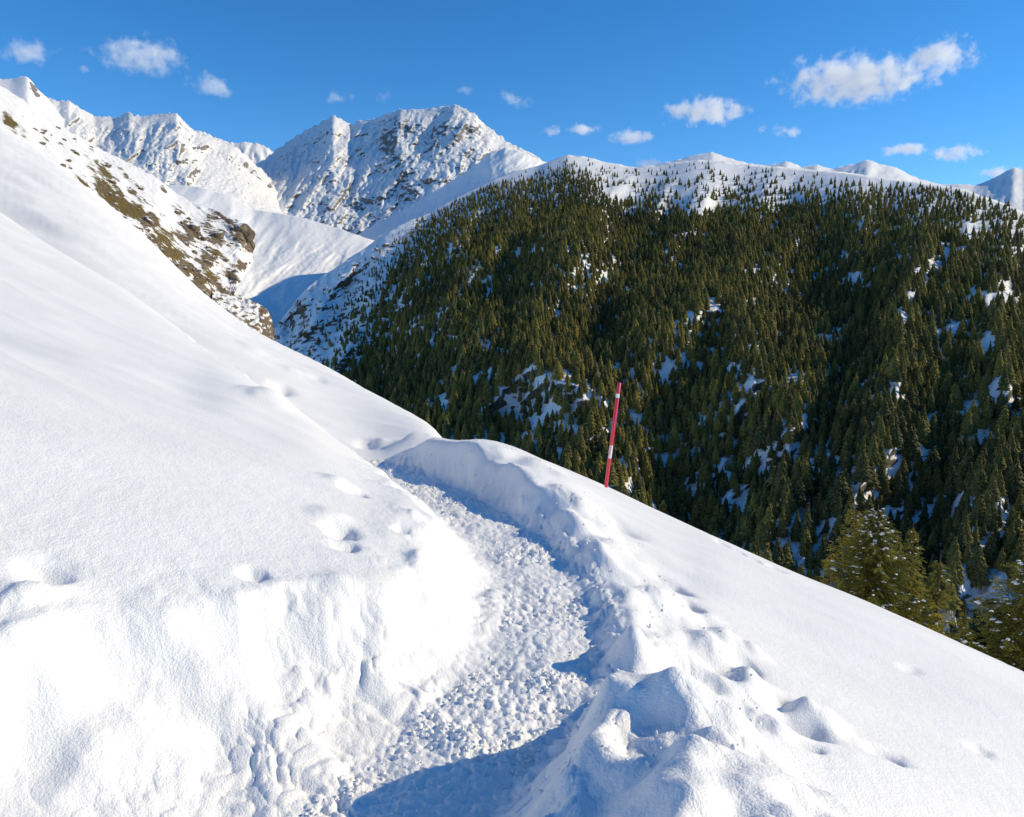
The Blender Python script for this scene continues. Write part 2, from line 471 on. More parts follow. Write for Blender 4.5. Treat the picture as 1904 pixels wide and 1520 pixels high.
# soft mounds and hollows placed from the photograph: px, py, radius across, radius along view, turn, height
FEAT = [
    # berm wrapping the outside of the bend
    (745, 838, .30, .30, 0, .14), (790, 832, .38, .34, 0, .17), (850, 822, .40, .40, 0, .11), (905, 830, .4, .4, 0, .05),
    (725, 868, .2, .16, 0, .10), (780, 880, .22, .14, 0, .08), (840, 905, .2, .14, 0, .07), (905, 942, .2, .15, 0, .08), (960, 975, .2, .15, 0, .09),
    (880, 872, .14, .12, 0, -.06), (935, 880, .13, .12, 0, .05), (900, 858, .12, .1, 0, -.05), (965, 905, .12, .1, 0, -.05), (845, 858, .12, .12, 0, -.05),
    (1010, 960, .16, .14, 0, .09), (1060, 985, .18, .14, 0, .08), (1005, 1000, .14, .12, 0, .07), (1090, 1040, .16, .14, 0, .08),
    (1150, 985, .15, .12, 0, -.07), (1130, 1010, .14, .14, 0, .05), (1170, 1060, .2, .2, 0, .08), (1215, 1075, .16, .14, 0, -.08),
    # line of deep tracks outside the berm
    (1245, 1095, .12, .12, 0, -.10), (1275, 1130, .10, .10, 0, -.10), (1235, 1140, .11, .13, 0, .07), (1310, 1165, .10, .10, 0, -.07), (1345, 1190, .09, .1, 0, .06),
    (1325, 1215, .10, .12, 0, .07), (1375, 1240, .10, .10, 0, -.08), (1400, 1215, .07, .07, 0, .05), (1350, 1265, .10, .09, 0, -.08), (1395, 1285, .12, .10, 0, .09),
    (1440, 1310, .10, .08, 0, -.07), (1180, 1250, .12, .14, 0, .10), (1150, 1215, .10, .12, 0, .07), (1300, 1275, .1, .08, 0, -.06),
    # big mounds right of the path
    (1240, 1360, .14, .10, 0, -.06), (1395, 1345, .10, .10, 0, -.06), (1525, 1345, .13, .09, 0.3, .08),
    (1480, 1360, .14, .07, 0.2, -.10), (1420, 1350, .10, .07, 0, .05), (1645, 1410, .09, .05, 0.2, -.08), (1500, 1405, .08, .03, 0.2, -.06),
    (1120, 1470, .10, .12, 0.6, .04), (1250, 1400, .12, .09, 0.5, .03), (1390, 1500, .12, .09, 0, -.08), (1010, 1480, .07, .10, .4, .04), (1480, 1330, .08, .06, 0, .05),
    (1650, 1480, .5, .3, 0, .06), (1820, 1395, .07, .05, .4, -.03), (1690, 1245, .09, .05, .4, -.02), (1440, 1010, .5, .12, 0, .05),
    # tracks along the skyline on the right
    (1131, 908, .07, .07, 0, -.03), (1345, 1012, .06, .08, .3, -.04), (1375, 1026, .06, .08, .3, -.04), (1405, 1040, .06, .08, .3, -.04), (1440, 1055, .08, .08, .3, -.04),
    # holes on the left bank
    (628, 898, .10, .10, .3, .04), (655, 915, .07, .07, .3, -.07), (632, 985, .07, .09, .3, -.09), (640, 1018, .06, .05, .3, -.06), (612, 960, .10, .10, .3, .03),
    (470, 1072, .05, .05, 0, -.05), (492, 1150, .06, .09, .5, -.06), (530, 1110, .03, .04, 0, -.03), (80, 1070, .09, .08, -.5, -.05), (60, 1110, .06, .12, -.5, .04),
    (690, 1215, .07, .07, 0, -.035), (740, 1250, .07, .05, -.3, -.03), (575, 1385, .05, .03, -.4, -.035), (505, 1455, .03, .03, 0, -.03), (290, 1330, .05, .09, .5, -.04),
    (270, 1275, .06, .05, 0, .03), (250, 1180, .15, .05, .5, -.025), (160, 1370, .06, .05, 0, -.03), (850, 1090, .06, .08, 0, -.03), (800, 1010, .06, .07, 0, -.03),
    (770, 965, .05, .06, 0, .03), (745, 990, .05, .07, 0, -.03), (780, 1045, .06, .08, 0, .04), (835, 1110, .07, .1, 0, .04), (700, 1130, .2, .2, 0, .05),
    (820, 1160, .10, .08, 0, .03), (640, 1290, .15, .1, 0, .04), (420, 1400, .2, .12, 0, .04), (120, 1240, .25, .2, 0, .05),
    # tracks on the slope beyond the bend
    (520, 725, .22, .30, .2, -.16), (535, 748, .18, .18, 0, -.10), (508, 745, .2, .2, 0, .10), (680, 828, .22, .2, 0, -.10), (705, 822, .15, .15, 0, .06), (735, 838, .2, .2, 0, -.06),
    (590, 705, .18, .4, .3, -.05), (545, 690, .2, .4, .3, .05), (470, 650, .3, .6, .3, .06),
]
# a thick bank thrown up beside the photographer's feet, right of the path; it shades the near end of the path
for x0, y0, ra, rb, h, rt in ((0.58, 2.40, .44, .40, .48, 0.0), (0.85, 1.72, .75, .46, .48, -.2), (0.45, 1.2, .5, .6, .70, 0), (1.55, 1.85, .6, .42, .28, -.2), (1.25, 2.15, .45, .32, .14, -.3)):
    c, s_ = math.cos(rt), math.sin(rt); dx = X - x0; dy = Y - y0
    qd = ((dx * c + dy * s_) / ra) ** 2 + ((-dx * s_ + dy * c) / rb) ** 2
    Z += h * np.exp(-qd) * (1 + 0.22 * fbm(X * 3.3, Y * 3.3, 2, 201))
print('bank crest', float(Z[np.unravel_index(np.argmin((X - .66) ** 2 + (Y - 2.42) ** 2), X.shape)]))
Zb = Z.copy()
for px, py, ra, rv_, rot, h in FEAT:
    x0, y0, r0 = hit_fg(px, py, Zs=Zb)
    m = np.abs(RR[:, 0] - r0) < 3.2 * max(ra, rv_)
    sl = np.nonzero(m)[0]
    if not len(sl): continue
    sl = slice(sl[0], sl[-1] + 1)
    dx = X[sl] - x0; dy = Y[sl] - y0
    c, s_ = math.cos(rot), math.sin(rot)
    wob = 1 + 0.35 * perlin(dx / ra * 1.1 + px, dy / rv_ * 1.1 + py, 5)
    qd = (((dx * c + dy * s_) / ra) ** 2 + ((-dx * s_ + dy * c) / rv_) ** 2) * wob
    Z[sl] += h * np.exp(-qd ** 1.25)

# soft clods heaped on that bank
clod = np.exp(-(((X - 0.62) / 0.6) ** 2 + ((Y - 2.05) / 0.75) ** 2) ** 1.5)
cw = 0.08 * perlin(X * 4, Y * 4, 203); ch = domes((X + cw) * 2.9, (Y - cw) * 2.9, 204, 0.6, 1.05, True)
cl = clod * (0.09 * ch + 0.035 * domes((X + cw) * 7, (Y + cw) * 7, 205, 0.5, 1.0, True) - 0.05)
Z += gblur(gblur(cl, 9, 0), 11, 1) + clod * 0.006 * fbm(X * 12, Y * 12, 3, 206)
# rough thrown-out snow along both edges of the trench
lumpR = np.where(right, np.exp(-((E - 0.28) / 0.46) ** 2), 0) * sstep(9.6, 8.6, RR)
lumpL = np.where(left, np.exp(-((E - 0.16) / 0.30) ** 2), 0) * sstep(8.6, 7.4, RR)
wx = X + 0.05 * perlin(X * 6, Y * 6, 41); wy = Y + 0.05 * perlin(X * 6, Y * 6, 43)
big = domes(wx * 3.8, wy * 3.8, 51, 0.6, 1.0, True); mid = domes(wx * 9.0, wy * 9.0, 52, 0.5, 0.95, True); sml = domes(wx * 20, wy * 20, 53)
patch = sstep(-0.25, 0.35, fbm(X * 2.1, Y * 2.1, 2, 61))
farb = sstep(5.2, 6.6, RR)
lr = lumpR * (0.115 * big * patch + 0.045 * mid + farb * (0.10 * domes(wx * 2.6, wy * 2.6, 57, 0.6, 1.0, True) + 0.05 * big - 0.03))
Z += gblur(gblur(lr, 4, 0), 5, 1) + lumpR * (0.012 * sml * patch + 0.02)
# trampled, crusty area at the lower left
crust = sstep(3.7, 2.6, RR) * sstep(-0.02, -0.25, AZ) * sstep(0.1, 0.4, E)
Z += crust * (0.035 * fbm(X * 3.2, Y * 3.2, 4, 71) + 0.022 * ridged(X * 2.6, Y * 4.5, 3, 73) + 0.012 * mid * patch)
Z += 0.0035 * fbm(X * 14, Y * 14, 3, 81) * sstep(9, 3, RR)

# the trodden trench
bankw = np.where(right, 0.27, 0.46 + 0.60 * sstep(3.8, 2.4, RR)) * (1 + 0.35 * fbm(X * 2.5, Y * 2.5, 2, 88))
m = 1 - sstep(-0.04, 1.0, E / bankw)
m *= sstep(1.0, 0.93, Pt)
floor_z = 0.0 + 0.02 * fbm(X * 3, Y * 3, 2, 91) + np.where(right, -0.02, 0.0) * sstep(0.0, 0.25, np.abs(Dd))
Z = Z * (1 - m) + floor_z * m
trod = sstep(0.04, -0.06, E + 0.05 * fbm(X * 5, Y * 5, 2, 89)) * sstep(1.0, 0.93, Pt)
peb = domes(wx * 17, wy * 17, 95, 0.5, 1.0, True) ; peb2 = domes(X * 34, Y * 34, 96, 0.5, 0.95, True)
Z += trod * (0.028 * peb * (0.30 + 0.70 * patch) + 0.014 * peb2 * (0.4 + 0.6 * patch) + 0.010 * fbm(X * 22, Y * 22, 3, 97))
bankL = np.where(left, np.exp(-((E - 0.30) / 0.32) ** 2), 0) * sstep(8.6, 7.4, RR) * (1 - trod)
lb = bankL * (0.25 + 0.75 * patch) * (0.045 * big + 0.04 * mid)
Z += gblur(gblur(lb, 3, 0), 4, 1) + bankL * 0.012 * sml * patch
edge_r = sstep(0.3, 0.8, m) * (1 - trod)
Z += edge_r * np.where(right, 1.0, 0.45) * (0.050 * mid * (0.4 + 0.6 * patch) + 0.022 * sml)

S = (Z - CAMZ) / RR
SKY_S = S[:, 45:-45].max(axis=0)
def fg_horizon(az):
    return np.interp(az, az_mid, SKY_S)

V = np.stack([X, Y, Z], -1).reshape(-1, 3)
me = mesh_np('snow_slope', V, grid_faces(len(r_all), len(az_all))[:, ::-1], M_SNOW)
fg = link(bpy.data.objects.new('snow_slope', me))
tag(fg, 'steep white snow hillside with a trodden trench path across it', kind='structure')

# loose icy crumbs lying in the trench
def chunk_mesh():
    t = (1 + 5 ** 0.5) / 2
    v = np.array([(-1, t, 0), (1, t, 0), (-1, -t, 0), (1, -t, 0), (0, -1, t), (0, 1, t), (0, -1, -t), (0, 1, -t), (t, 0, -1), (t, 0, 1), (-t, 0, -1), (-t, 0, 1)], float)
    v /= np.linalg.norm(v[0])
    f = np.array([(0, 11, 5), (0, 5, 1), (0, 1, 7), (0, 7, 10), (0, 10, 11), (1, 5, 9), (5, 11, 4), (11, 10, 2), (10, 7, 6), (7, 1, 8),
                  (3, 9, 4), (3, 4, 2), (3, 2, 6), (3, 6, 8), (3, 8, 9), (4, 9, 5), (2, 4, 11), (6, 2, 10), (8, 6, 7), (9, 8, 1)])
    return v, f
cv, cf = chunk_mesh()
cand = np.argwhere((trod > 0.9) & (RR > 1.7) & (RR < 8.4) & (np.abs(AZ) < R(36)))
wgt = (RR[tuple(cand.T)] ** 2.0) * (0.12 + patch[tuple(cand.T)] ** 2)
wgt /= wgt.sum()
NCH = 2200
pick = cand[rng.choice(len(cand), NCH, p=wgt)]
extra = np.argwhere((lumpR > 0.35) & (RR > 1.9) & (RR < 8.4) & (np.abs(AZ) < R(36)))
w2 = RR[tuple(extra.T)] ** 2.0; w2 /= w2.sum()
pick = np.concatenate([pick, extra[rng.choice(len(extra), 700, p=w2)]])
P = np.stack([X[tuple(pick.T)], Y[tuple(pick.T)], Z[tuple(pick.T)]], -1)
n = len(P)
P[:, :2] += rng.normal(0, 0.012, (n, 2))
sz = 0.005 + 0.009 * rng.random(n) ** 2.4
sz[NCH:] *= 0.8
P[:, 2] -= sz * 0.25
ax = rng.normal(size=(n, 3, 3)); qm, _ = np.linalg.qr(ax)
verts = cv[None] * (1 + 0.33 * rng.normal(size=(n, 12, 1)).clip(-1.2, 1.2)) * np.array([1, 1, 0.75])
verts = np.einsum('nij,nvj->nvi', qm, verts) * sz[:, None, None] + P[:, None]
ff = (cf[None] + (np.arange(n) * 12)[:, None, None]).reshape(-1, 3)
me = mesh_np('snow_crumbs', verts.reshape(-1, 3), ff, M_CHUNK, smooth=True)
o = link(bpy.data.objects.new('snow_crumbs', me))
tag(o, 'loose icy snow crumbs littering the trodden path', 'snow crumbs', kind='stuff')

# ------------------------------------------------------------------ far terrain: sheets whose depth follows the slopes of the valley
def tabfn(tab):
    a = np.array(tab, float)
    return lambda x, k=1: np.interp(x, a[:, 0], a[:, k])

def terrain(name, px0, px1, nx, ny, top, bot, mat, disp=None, jag=0.0, jfreq=0.05, attrs=None, tpow=1.0, back=0.5, seed=0, label=None, bl=1.0):
    """top / bot: [(px, py, depth)] ; inverse depth runs linearly between them, so an undisturbed strip is a plane"""
    px = np.linspace(px0, px1, nx)
    tf, bf = tabfn(top), tabfn(bot)
    ty = gblur(tf(px), 1.0, 0); by = np.maximum(bf(px), ty + 4)
    iDt = 1 / gblur(tf(px, 2), nx / 40, 0); iDb = 1 / gblur(bf(px, 2), nx / 40, 0)
    t = np.linspace(0, 1, ny) ** tpow
    PYg = ty[None] + (by - ty)[None] * t[:, None]
    if jag: PYg = PYg - (jag * (ridged(px * jfreq, px * 0 + seed, 4, seed, 0.6) - 0.55) * 2)[None] * np.exp(-(PYg - ty[None]) / (jag * 4))
    PXg = np.repeat(px[None], ny, 0)
    T = (PYg - ty[None]) / (by - ty)[None]
    D = 1 / (iDt[None] + (iDb - iDt)[None] * T)
    if disp is not None: D = D * (1 + disp(PXg, PYg, T))
    dx, dy, dz = px_dir(PXg, PYg)
    P = np.stack([dx * D, dy * D, dz * D + CAMZ], -1)
    # the far side of the ridge, falling away behind it
    rows = []
    hd = P[0].copy(); hd[:, 2] = 0; hd /= np.linalg.norm(hd, axis=1)[:, None]
    Dm = D[0][:, None]
    for k in (0.35 * bl, 0.16 * bl, 0.06 * bl, 0.015 * bl):
        rows.append(P[0] + hd * Dm * k + np.array([0, 0, -1]) * Dm * k * (back + 0.1 * perlin(px * 0.02, px * 0 + k * 9, seed)[:, None]))
    P = np.concatenate([np.stack(rows), P], 0)
    A = {}
    for k, fn in (attrs or {}).items():
        a = fn(PXg, PYg, T); A[k] = np.concatenate([np.repeat(a[:1], 4, 0), a], 0)
    me = mesh_np(name, P.reshape(-1, 3), grid_faces(ny + 4, nx)[:, ::-1], mat, attrs=A)
    o = link(bpy.data.objects.new(name, me))
    tag(o, label, kind='structure')
    return dict(obj=o, P=P[4:], px=px, py=PYg, D=D, t=t)

# centre mountain ------------------------------------------------
def disp_centre(x, y, t):
    # ribs run from upper right to lower left
    c = x * 0.80 + y * 0.60; d = -x * 0.60 + y * 0.80
    wv = 9 * fbm(x * 0.02, y * 0.02, 3, 5)
    r1 = ridged((c + wv) / 62, d / 190, 3, 21)
    r2 = ridged((c + wv) / 24, d / 60, 4, 23, 0.55)
    kn = domes((x + wv) / 34, (y + wv) / 26, 27)
    f = fbm(x / 7, y / 7, 4, 29)
    e = sstep(0.0, 0.10, t)
    return -(0.030 * r1 + 0.017 * r2) * (0.25 + 0.75 * e) - 0.009 * kn * sstep(0.2, 0.45, t) + 0.0055 * f
terrain('mountain', 300, 1140, 430, 210,
        [(300, 470, 3900), (380, 372, 3900), (440, 330, 3900), (490, 297, 3900), (520, 275, 3900), (560, 248, 3900), (600, 226, 3850), (621, 216, 3800), (652, 233, 3800), (668, 226, 3750), (700, 222, 3650),
         (728, 209, 3600), (745, 203, 3550), (780, 205, 3450), (800, 203, 3450), (830, 199, 3400), (845, 196, 3350), (868, 204, 3300), (885, 214, 3250), (900, 232, 3200),
         (925, 248, 3150), (950, 268, 3050), (975, 280, 3000), (1005, 296, 2950), (1060, 335, 2900), (1140, 400, 2850)],
        [(300, 480, 2300), (400, 400, 2350), (480, 440, 2350), (560, 455, 2300), (700, 480, 2200), (800, 500, 2000), (1140, 520, 1900)],
        M_FAR, disp_centre, jag=4, jfreq=0.06, seed=3, label='broad snowy mountain with rocky ribs above the glacier',
        attrs={'rock': lambda x, y, t: 0.16 * sstep(690, 720, x) * sstep(900, 870, x) * sstep(0.0, 0.04, t) * sstep(0.42, 0.2, t)
               + 0.22 * np.exp(-(((x - 655) / 45) ** 2 + ((y - 392) / 26) ** 2)) + 0.12 * np.exp(-(((x - 740) / 25) ** 2 + ((y - 350) / 30) ** 2))})

def disp_left(x, y, t):
    c = x * 0.78 - 0.0 * y + 0.5 * y; wv = 8 * fbm(x * 0.02, y * 0.02, 3, 45)
    r1 = ridged((c + wv) / 62, (y - 0.7 * x) / 170, 3, 46)
    r2 = ridged((c + wv) / 20, (y - 0.7 * x) / 50, 4, 47, 0.55)
    e = sstep(0, 0.12, t)
    sm = 1 - 0.75 * sstep(345, 385, x) * sstep(0.1, 0.3, t)
    return (-(0.034 * r1 + 0.017 * r2) * (0.2 + 0.8 * e) * sm + 0.004 * fbm(x / 6, y / 6, 4, 49))
terrain('mountain', -260, 560, 380, 150,
        [(-260, 90, 3300), (-100, 150, 3300), (0, 175, 3200), (60, 178, 3100), (90, 183, 3100), (110, 190, 3100), (127, 188, 3050), (150, 203, 3050), (175, 218, 3100), (190, 217, 3100), (212, 221, 3100), (240, 210, 3000),
         (262, 217, 3000), (300, 214, 2950), (328, 212, 2900), (345, 230, 2900), (362, 246, 2900), (400, 262, 2950), (440, 276, 3000), (470, 300, 3050), (500, 330, 3100), (560, 400, 3100)],
        [(-260, 300, 2100), (0, 350, 2050), (200, 380, 2000), (300, 385, 2000), (400, 390, 2100), (560, 430, 2300)],
        M_LEFTM, disp_left, jag=5, jfreq=0.07, seed=8, label='jagged snowy mountain ridge behind the rocky left slope')

terrain('mountain', 330, 640, 120, 40,
        [(330, 262, 5600), (362, 243, 5600), (380, 246, 5600), (402, 257, 5600), (425, 264, 5600), (440, 268, 5600), (455, 264, 5600), (470, 268, 5600), (480, 266, 5600), (495, 274, 5600), (540, 300, 5600), (640, 330, 5600)],
        [(330, 380, 4500), (640, 400, 4500)], M_LEFTM, lambda x, y, t: -0.012 * ridged(x / 18, y / 50, 3, 61), jag=3, jfreq=0.1, seed=4,
        label='small distant snowy ridge seen over the glacier head')

# shoulder in front of the centre mountain, right
terrain('mountain', 620, 1200, 260, 110,
        [(620, 475, 2000), (660, 440, 2000), (700, 415, 2000), (760, 385, 1980), (820, 350, 1960), (880, 310, 1940), (912, 284, 1930), (940, 275, 1920), (972, 283, 1900), (1005, 299, 1900), (1050, 325, 1900), (1200, 400, 1900)],
        [(620, 520, 1300), (700, 500, 1350), (800, 470, 1400), (1200, 480, 1450)],
        M_SMOOTH, lambda x, y, t: -0.012 * ridged((x + 1.1 * y) / 55, (x - y) / 160, 3, 71) - 0.003 * ridged((x + y) / 14, (x - y) / 30, 3, 72) + 0.0012 * fbm(x / 5, y / 5, 3, 73), jag=3, jfreq=0.05, seed=9,
        label='smooth snowy mountain shoulder rising above the forest edge',
        attrs={'rock': lambda x, y, t: 0.05 + 0.12 * sstep(0.5, 0.9, t)})

# far peaks beyond the wooded ridge, right
FARR = [(980, 345), (1180, 322), (1230, 304), (1262, 297), (1290, 290), (1325, 283), (1350, 293), (1392, 304), (1425, 309), (1440, 307), (1462, 300), (1495, 312), (1505, 309), (1520, 306),
        (1545, 316), (1575, 308), (1590, 306), (1612, 297), (1640, 307), (1665, 312), (1700, 329), (1750, 345), (1785, 343), (1815, 345), (1850, 331), (1885, 311), (1904, 319), (1930, 305), (1990, 300), (2100, 330), (2300, 300)]
terrain('mountain', 980, 2300, 330, 60, [(a, b, 4600 - 0.5 * (a - 980)) for a, b in FARR], [(980, 420, 3200), (2300, 460, 2600)], M_SMOOTH,
        lambda x, y, t: (-0.011 * ridged((x + 0.6 * y) / 50, (y - x) / 120, 3, 81) - 0.010 * ridged((x + 0.5 * y) / 16, (y - x) / 30, 4, 82)) * (0.3 + 0.7 * sstep(0, 0.1, t)), jag=2, jfreq=0.05, seed=12,
        label='row of distant snowy peaks behind the wooded ridge')

# glacier
def disp_gl(x, y, t):
    c = x + 0.9 * y
    c = c + 18 * fbm(x / 70, y / 70, 2, 84)
    return (0.014 * fbm(c / 60, (x - y) / 140, 3, 85) - 0.010 * ridged(c / 30, (x - y) / 130, 4, 86) * sstep(0.02, 0.25, t) - 0.002 * ridged((x - 0.8 * y) / 10, c / 40, 3, 88) * sstep(0.1, 0.3, t) + 0.002 * fbm(x / 5, y / 5, 3, 87))
terrain('glacier', 280, 760, 190, 150,
        [(280, 342, 1900), (320, 344, 1900), (370, 348, 1900), (430, 364, 1850), (470, 390, 1800), (520, 397, 1750), (570, 407, 1700), (630, 425, 1650), (672, 440, 1600), (760, 470, 1600)],
        [(280, 620, 900), (430, 640, 920), (500, 660, 940), (600, 660, 980), (760, 620, 1050)],
        M_GLAC, disp_gl, jag=1, jfreq=0.03, seed=15, back=0.15, label='snow-covered glacier tongue winding down between the slopes')

# left slope with dry grass and rock
BL_G = [(18, 225, 22, 16, .9), (45, 250, 10, 8, .6), (155, 345, 22, 12, .7), (175, 300, 14, 10, .6), (195, 318, 18, 10, .7), (200, 345, 30, 18, .6), (215, 370, 32, 18, 1.0), (240, 385, 22, 14, .9), (262, 398, 22, 14, .8),
        (235, 330, 12, 8, .5), (285, 410, 22, 14, .7), (300, 440, 24, 20, .6), (320, 470, 22, 20, .7), (345, 500, 20, 16, .6), (370, 520, 14, 12, .6), (250, 355, 26, 14, .4), (90, 262, 8, 5, .6), (100, 268, 6, 4, .5),
        (395, 515, 14, 8, .8), (400, 470, 16, 10, .5), (425, 552, 14, 8, .5), (455, 575, 14, 8, .6)]
BL_R = [(275, 415, 10, 14, .8), (360, 430, 22, 14, .8), (400, 440, 20, 16, .8), (430, 420, 26, 14, .6), (452, 440, 16, 18, 1.0), (465, 460, 10, 12, .9), (385, 480, 16, 10, .6), (420, 480, 16, 8, .5), (340, 440, 14, 12, .6),
        (330, 395, 18, 10, .4), (405, 405, 18, 10, .5), (305, 355, 8, 5, .6), (70, 185, 3, 2, .1), (330, 500, 16, 18, .5), (432, 515, 14, 8, .7), (450, 492, 10, 7, .7), (412, 540, 16, 8, .6), (392, 560, 16, 8, .7), (375, 540, 12, 8, .5)]
def blobs(tab):
    def fn(x, y, t):
        a = np.zeros_like(x)
        # outcrops stretch down the fall line (down and right)
        for bx, by, rx, ry, w in tab:
            dx = x - bx; dy = y - by
            c, s_ = math.cos(0.75), math.sin(0.75)
            a = np.maximum(a, w * np.exp(-(((dx * c + dy * s_) / (rx * 1.15)) ** 2 + ((-dx * s_ + dy * c) / (ry * 0.8)) ** 2)))
        st = fbm((x * 0.73 + y * 0.68) / 26, (-x * 0.68 + y * 0.73) / 9, 4, 91) * 0.75
        edge = np.interp(x, [0, 150, 270, 330, 430, 520], [238, 335, 440, 500, 590, 640])
        lowband = 0.30 * np.exp(-((edge - y) / 70) ** 2) * sstep(110, 190, x) + sstep(290, 390, x) * 0.16
        return np.clip(a * 0.95 + st * 1.0 + lowband * 1.1 + 0.02, -0.4, 1.0)
    return fn
gfn, rfn = blobs(BL_G), blobs(BL_R)
def disp_ls(x, y, t):
    k = np.maximum(gfn(x, y, t), rfn(x, y, t))
    c = (x * 0.73 + y * 0.68); d = (-x * 0.68 + y * 0.73)
    return (0.02 * fbm(c / 90, d / 40, 3, 95) - 0.010 * ridged(c / 40, d / 16, 4, 96) - 0.012 * np.clip(k, 0, 1) + 0.003 * fbm(x / 5, y / 5, 3, 97) + 0.10 * sstep(440, 470, x) ** 2)
LS = terrain('rocky_hillside', -420, 470, 390, 230,
        [(-420, -120, 700), (-200, 40, 640), (0, 160, 580), (45, 187, 560), (75, 211, 550), (110, 232, 540), (160, 262, 520), (200, 285, 510), (250, 308, 500), (290, 330, 490), (312, 348, 480), (330, 363, 470), (360, 377, 460),
         (400, 392, 450), (430, 404, 440), (452, 416, 430), (464, 430, 420), (469, 446, 410), (470, 460, 400)],
        [(-420, 150, 200), (0, 330, 190), (150, 440, 185), (300, 590, 190), (360, 640, 210), (400, 620, 240), (425, 575, 280), (440, 535, 310), (455, 512, 345), (465, 498, 370), (470, 490, 385)],
        M_LSLOPE, disp_ls, jag=3, jfreq=0.05, attrs={'grass': gfn, 'rock': rfn}, seed=17, bl=0.12, label='steep left hillside of snow, dry grass and rock')
# rocky nose at its foot
def nose_attr_g(x, y, t): return np.clip(0.75 * fbm(x / 14, y / 7, 4, 101) + 0.28 + 0.30 * sstep(0.15, 0.5, t), -0.3, 1)
def nose_attr_r(x, y, t): return np.clip(0.85 * fbm(x / 12, y / 8, 4, 103) + 0.28 + 0.4 * sstep(470, 500, x) + 0.2 * sstep(0.2, 0.6, t), -0.3, 1)
terrain('rocky_hillside', 395, 512, 120, 80,
        [(395, 515, 330), (420, 535, 320), (440, 547, 312), (470, 561, 305), (488, 570, 300), (498, 578, 296), (505, 592, 292), (509, 610, 290), (512, 640, 288)],
        [(395, 660, 190), (440, 660, 200), (500, 690, 230), (512, 700, 280)],
        M_LSLOPE, lambda x, y, t: -0.02 * domes(x / 22, y / 16, 105) - 0.012 * ridged(x / 14, y / 10, 4, 106) + 0.10 * sstep(490, 512, x), jag=3, jfreq=0.09, seed=19, back=0.9, bl=0.2,
        attrs={'grass': nose_attr_g, 'rock': nose_attr_r}, label='brown rocky nose at the foot of the left hillside')
# rounded summit at the top left with a bare rock face
terrain('mountain', -300, 120, 130, 80,
        [(-300, 40, 1200), (-100, 120, 1150), (0, 147, 1100), (20, 148, 1100), (40, 143, 1090), (48, 142, 1085), (56, 147, 1080), (62, 156, 1075), (70, 167, 1070), (76, 173, 1065), (84, 178, 1060), (94, 190, 1060), (120, 225, 1060)],
        [(-300, 220, 760), (0, 240, 720), (120, 300, 700)], M_SMOOTH,
        lambda x, y, t: 0.004 * fbm(x / 30, y / 20, 3, 111) - 0.003 * ridged(x / 9, y / 9, 3, 112) * sstep(45, 55, x), jag=1.5, jfreq=0.08, seed=21,
        attrs={'rock': lambda x, y, t: -0.3 + (1.1 + 1.6 * fbm(x / 5, y / 6, 3, 113)) * np.exp(-((((x - 64) * 0.6 + (y - 168) * 0.8) / 20) ** 2 + ((-(x - 64) * 0.8 + (y - 168) * 0.6) / 7) ** 2))},
        label='rounded snowy summit with one bare rock face, top of the left slope')

# ------------------------------------------------------------------ wooded slope across the valley
FTOP = [(480, 660, 900), (505, 617, 930), (540, 572, 960), (570, 535, 980), (600, 514, 1000), (640, 487, 1020), (668, 468, 1040), (700, 447, 1060), (720, 432, 1070), (760, 411, 1100), (800, 396, 1150), (830, 377, 1190),
        (870, 357, 1230), (920, 332, 1270), (960, 318, 1300), (1000, 310, 1310), (1030, 297, 1310), (1055, 288, 1300), (1085, 291, 1300), (1130, 303, 1290), (1180, 311, 1280), (1230, 307, 1270), (1290, 298, 1250), (1325, 299, 1230), (1380, 306, 1200),
        (1440, 310, 1160), (1500, 316, 1110), (1560, 320, 1060), (1600, 325, 1020), (1650, 333, 980), (1700, 338, 940), (1750, 346, 900), (1790, 352, 870), (1830, 366, 840), (1870, 380, 800), (1904, 396, 770), (2000, 436, 700), (2250, 520, 560)]
FBOT = [(480, 740, 820), (600, 800, 620), (700, 860, 500), (830, 920, 400), (1000, 1000, 340), (1200, 1080, 300), (1500, 1190, 240), (1700, 1270, 205), (1904, 1360, 175), (2250, 1480, 140)]
def disp_forest(x, y, t):
    # spurs and gullies run down the slope towards the lower left
    c = x * 0.80 + y * 0.45; d = -x * 0.5 + y
    wv = 14 * fbm(x / 90, y / 90, 2, 121)
    r = ridged((c + wv) / 210, d / 520, 2, 122)
    r2 = ridged((c + wv) / 80, d / 200, 3, 124)
    e = 0.25 + 0.75 * sstep(0, 0.15, t)
    rk = sstep(820, 640, x + 0.25 * (y - 500))
    return -(0.15 * (r - 0.6) + 0.045 * (r2 - 0.6)) * e + 0.006 * fbm(x / 12, y / 12, 3, 125) * (0.4 + rk) - 0.006 * rk * domes(x / 26, y / 16, 126)
def frock(x, y, t):
    k = sstep(860, 640, x + 0.35 * (y - 500))
    ridge = np.exp(-((x - 1060) / 70) ** 2) * sstep(0.06, 0.0, t)
    return -0.25 + 0.42 * k + 0.2 * ridge + 0.25 * sstep(620, 560, x) * sstep(0.35, 0.7, t)
FS = terrain('wooded_slope', 480, 2250, 440, 220, FTOP, FBOT, M_FSLOPE, disp_forest, jag=1.5, jfreq=0.02, attrs={'rock': frock}, seed=25, back=0.35,
             label='snowy mountainside across the valley under the conifer forest')

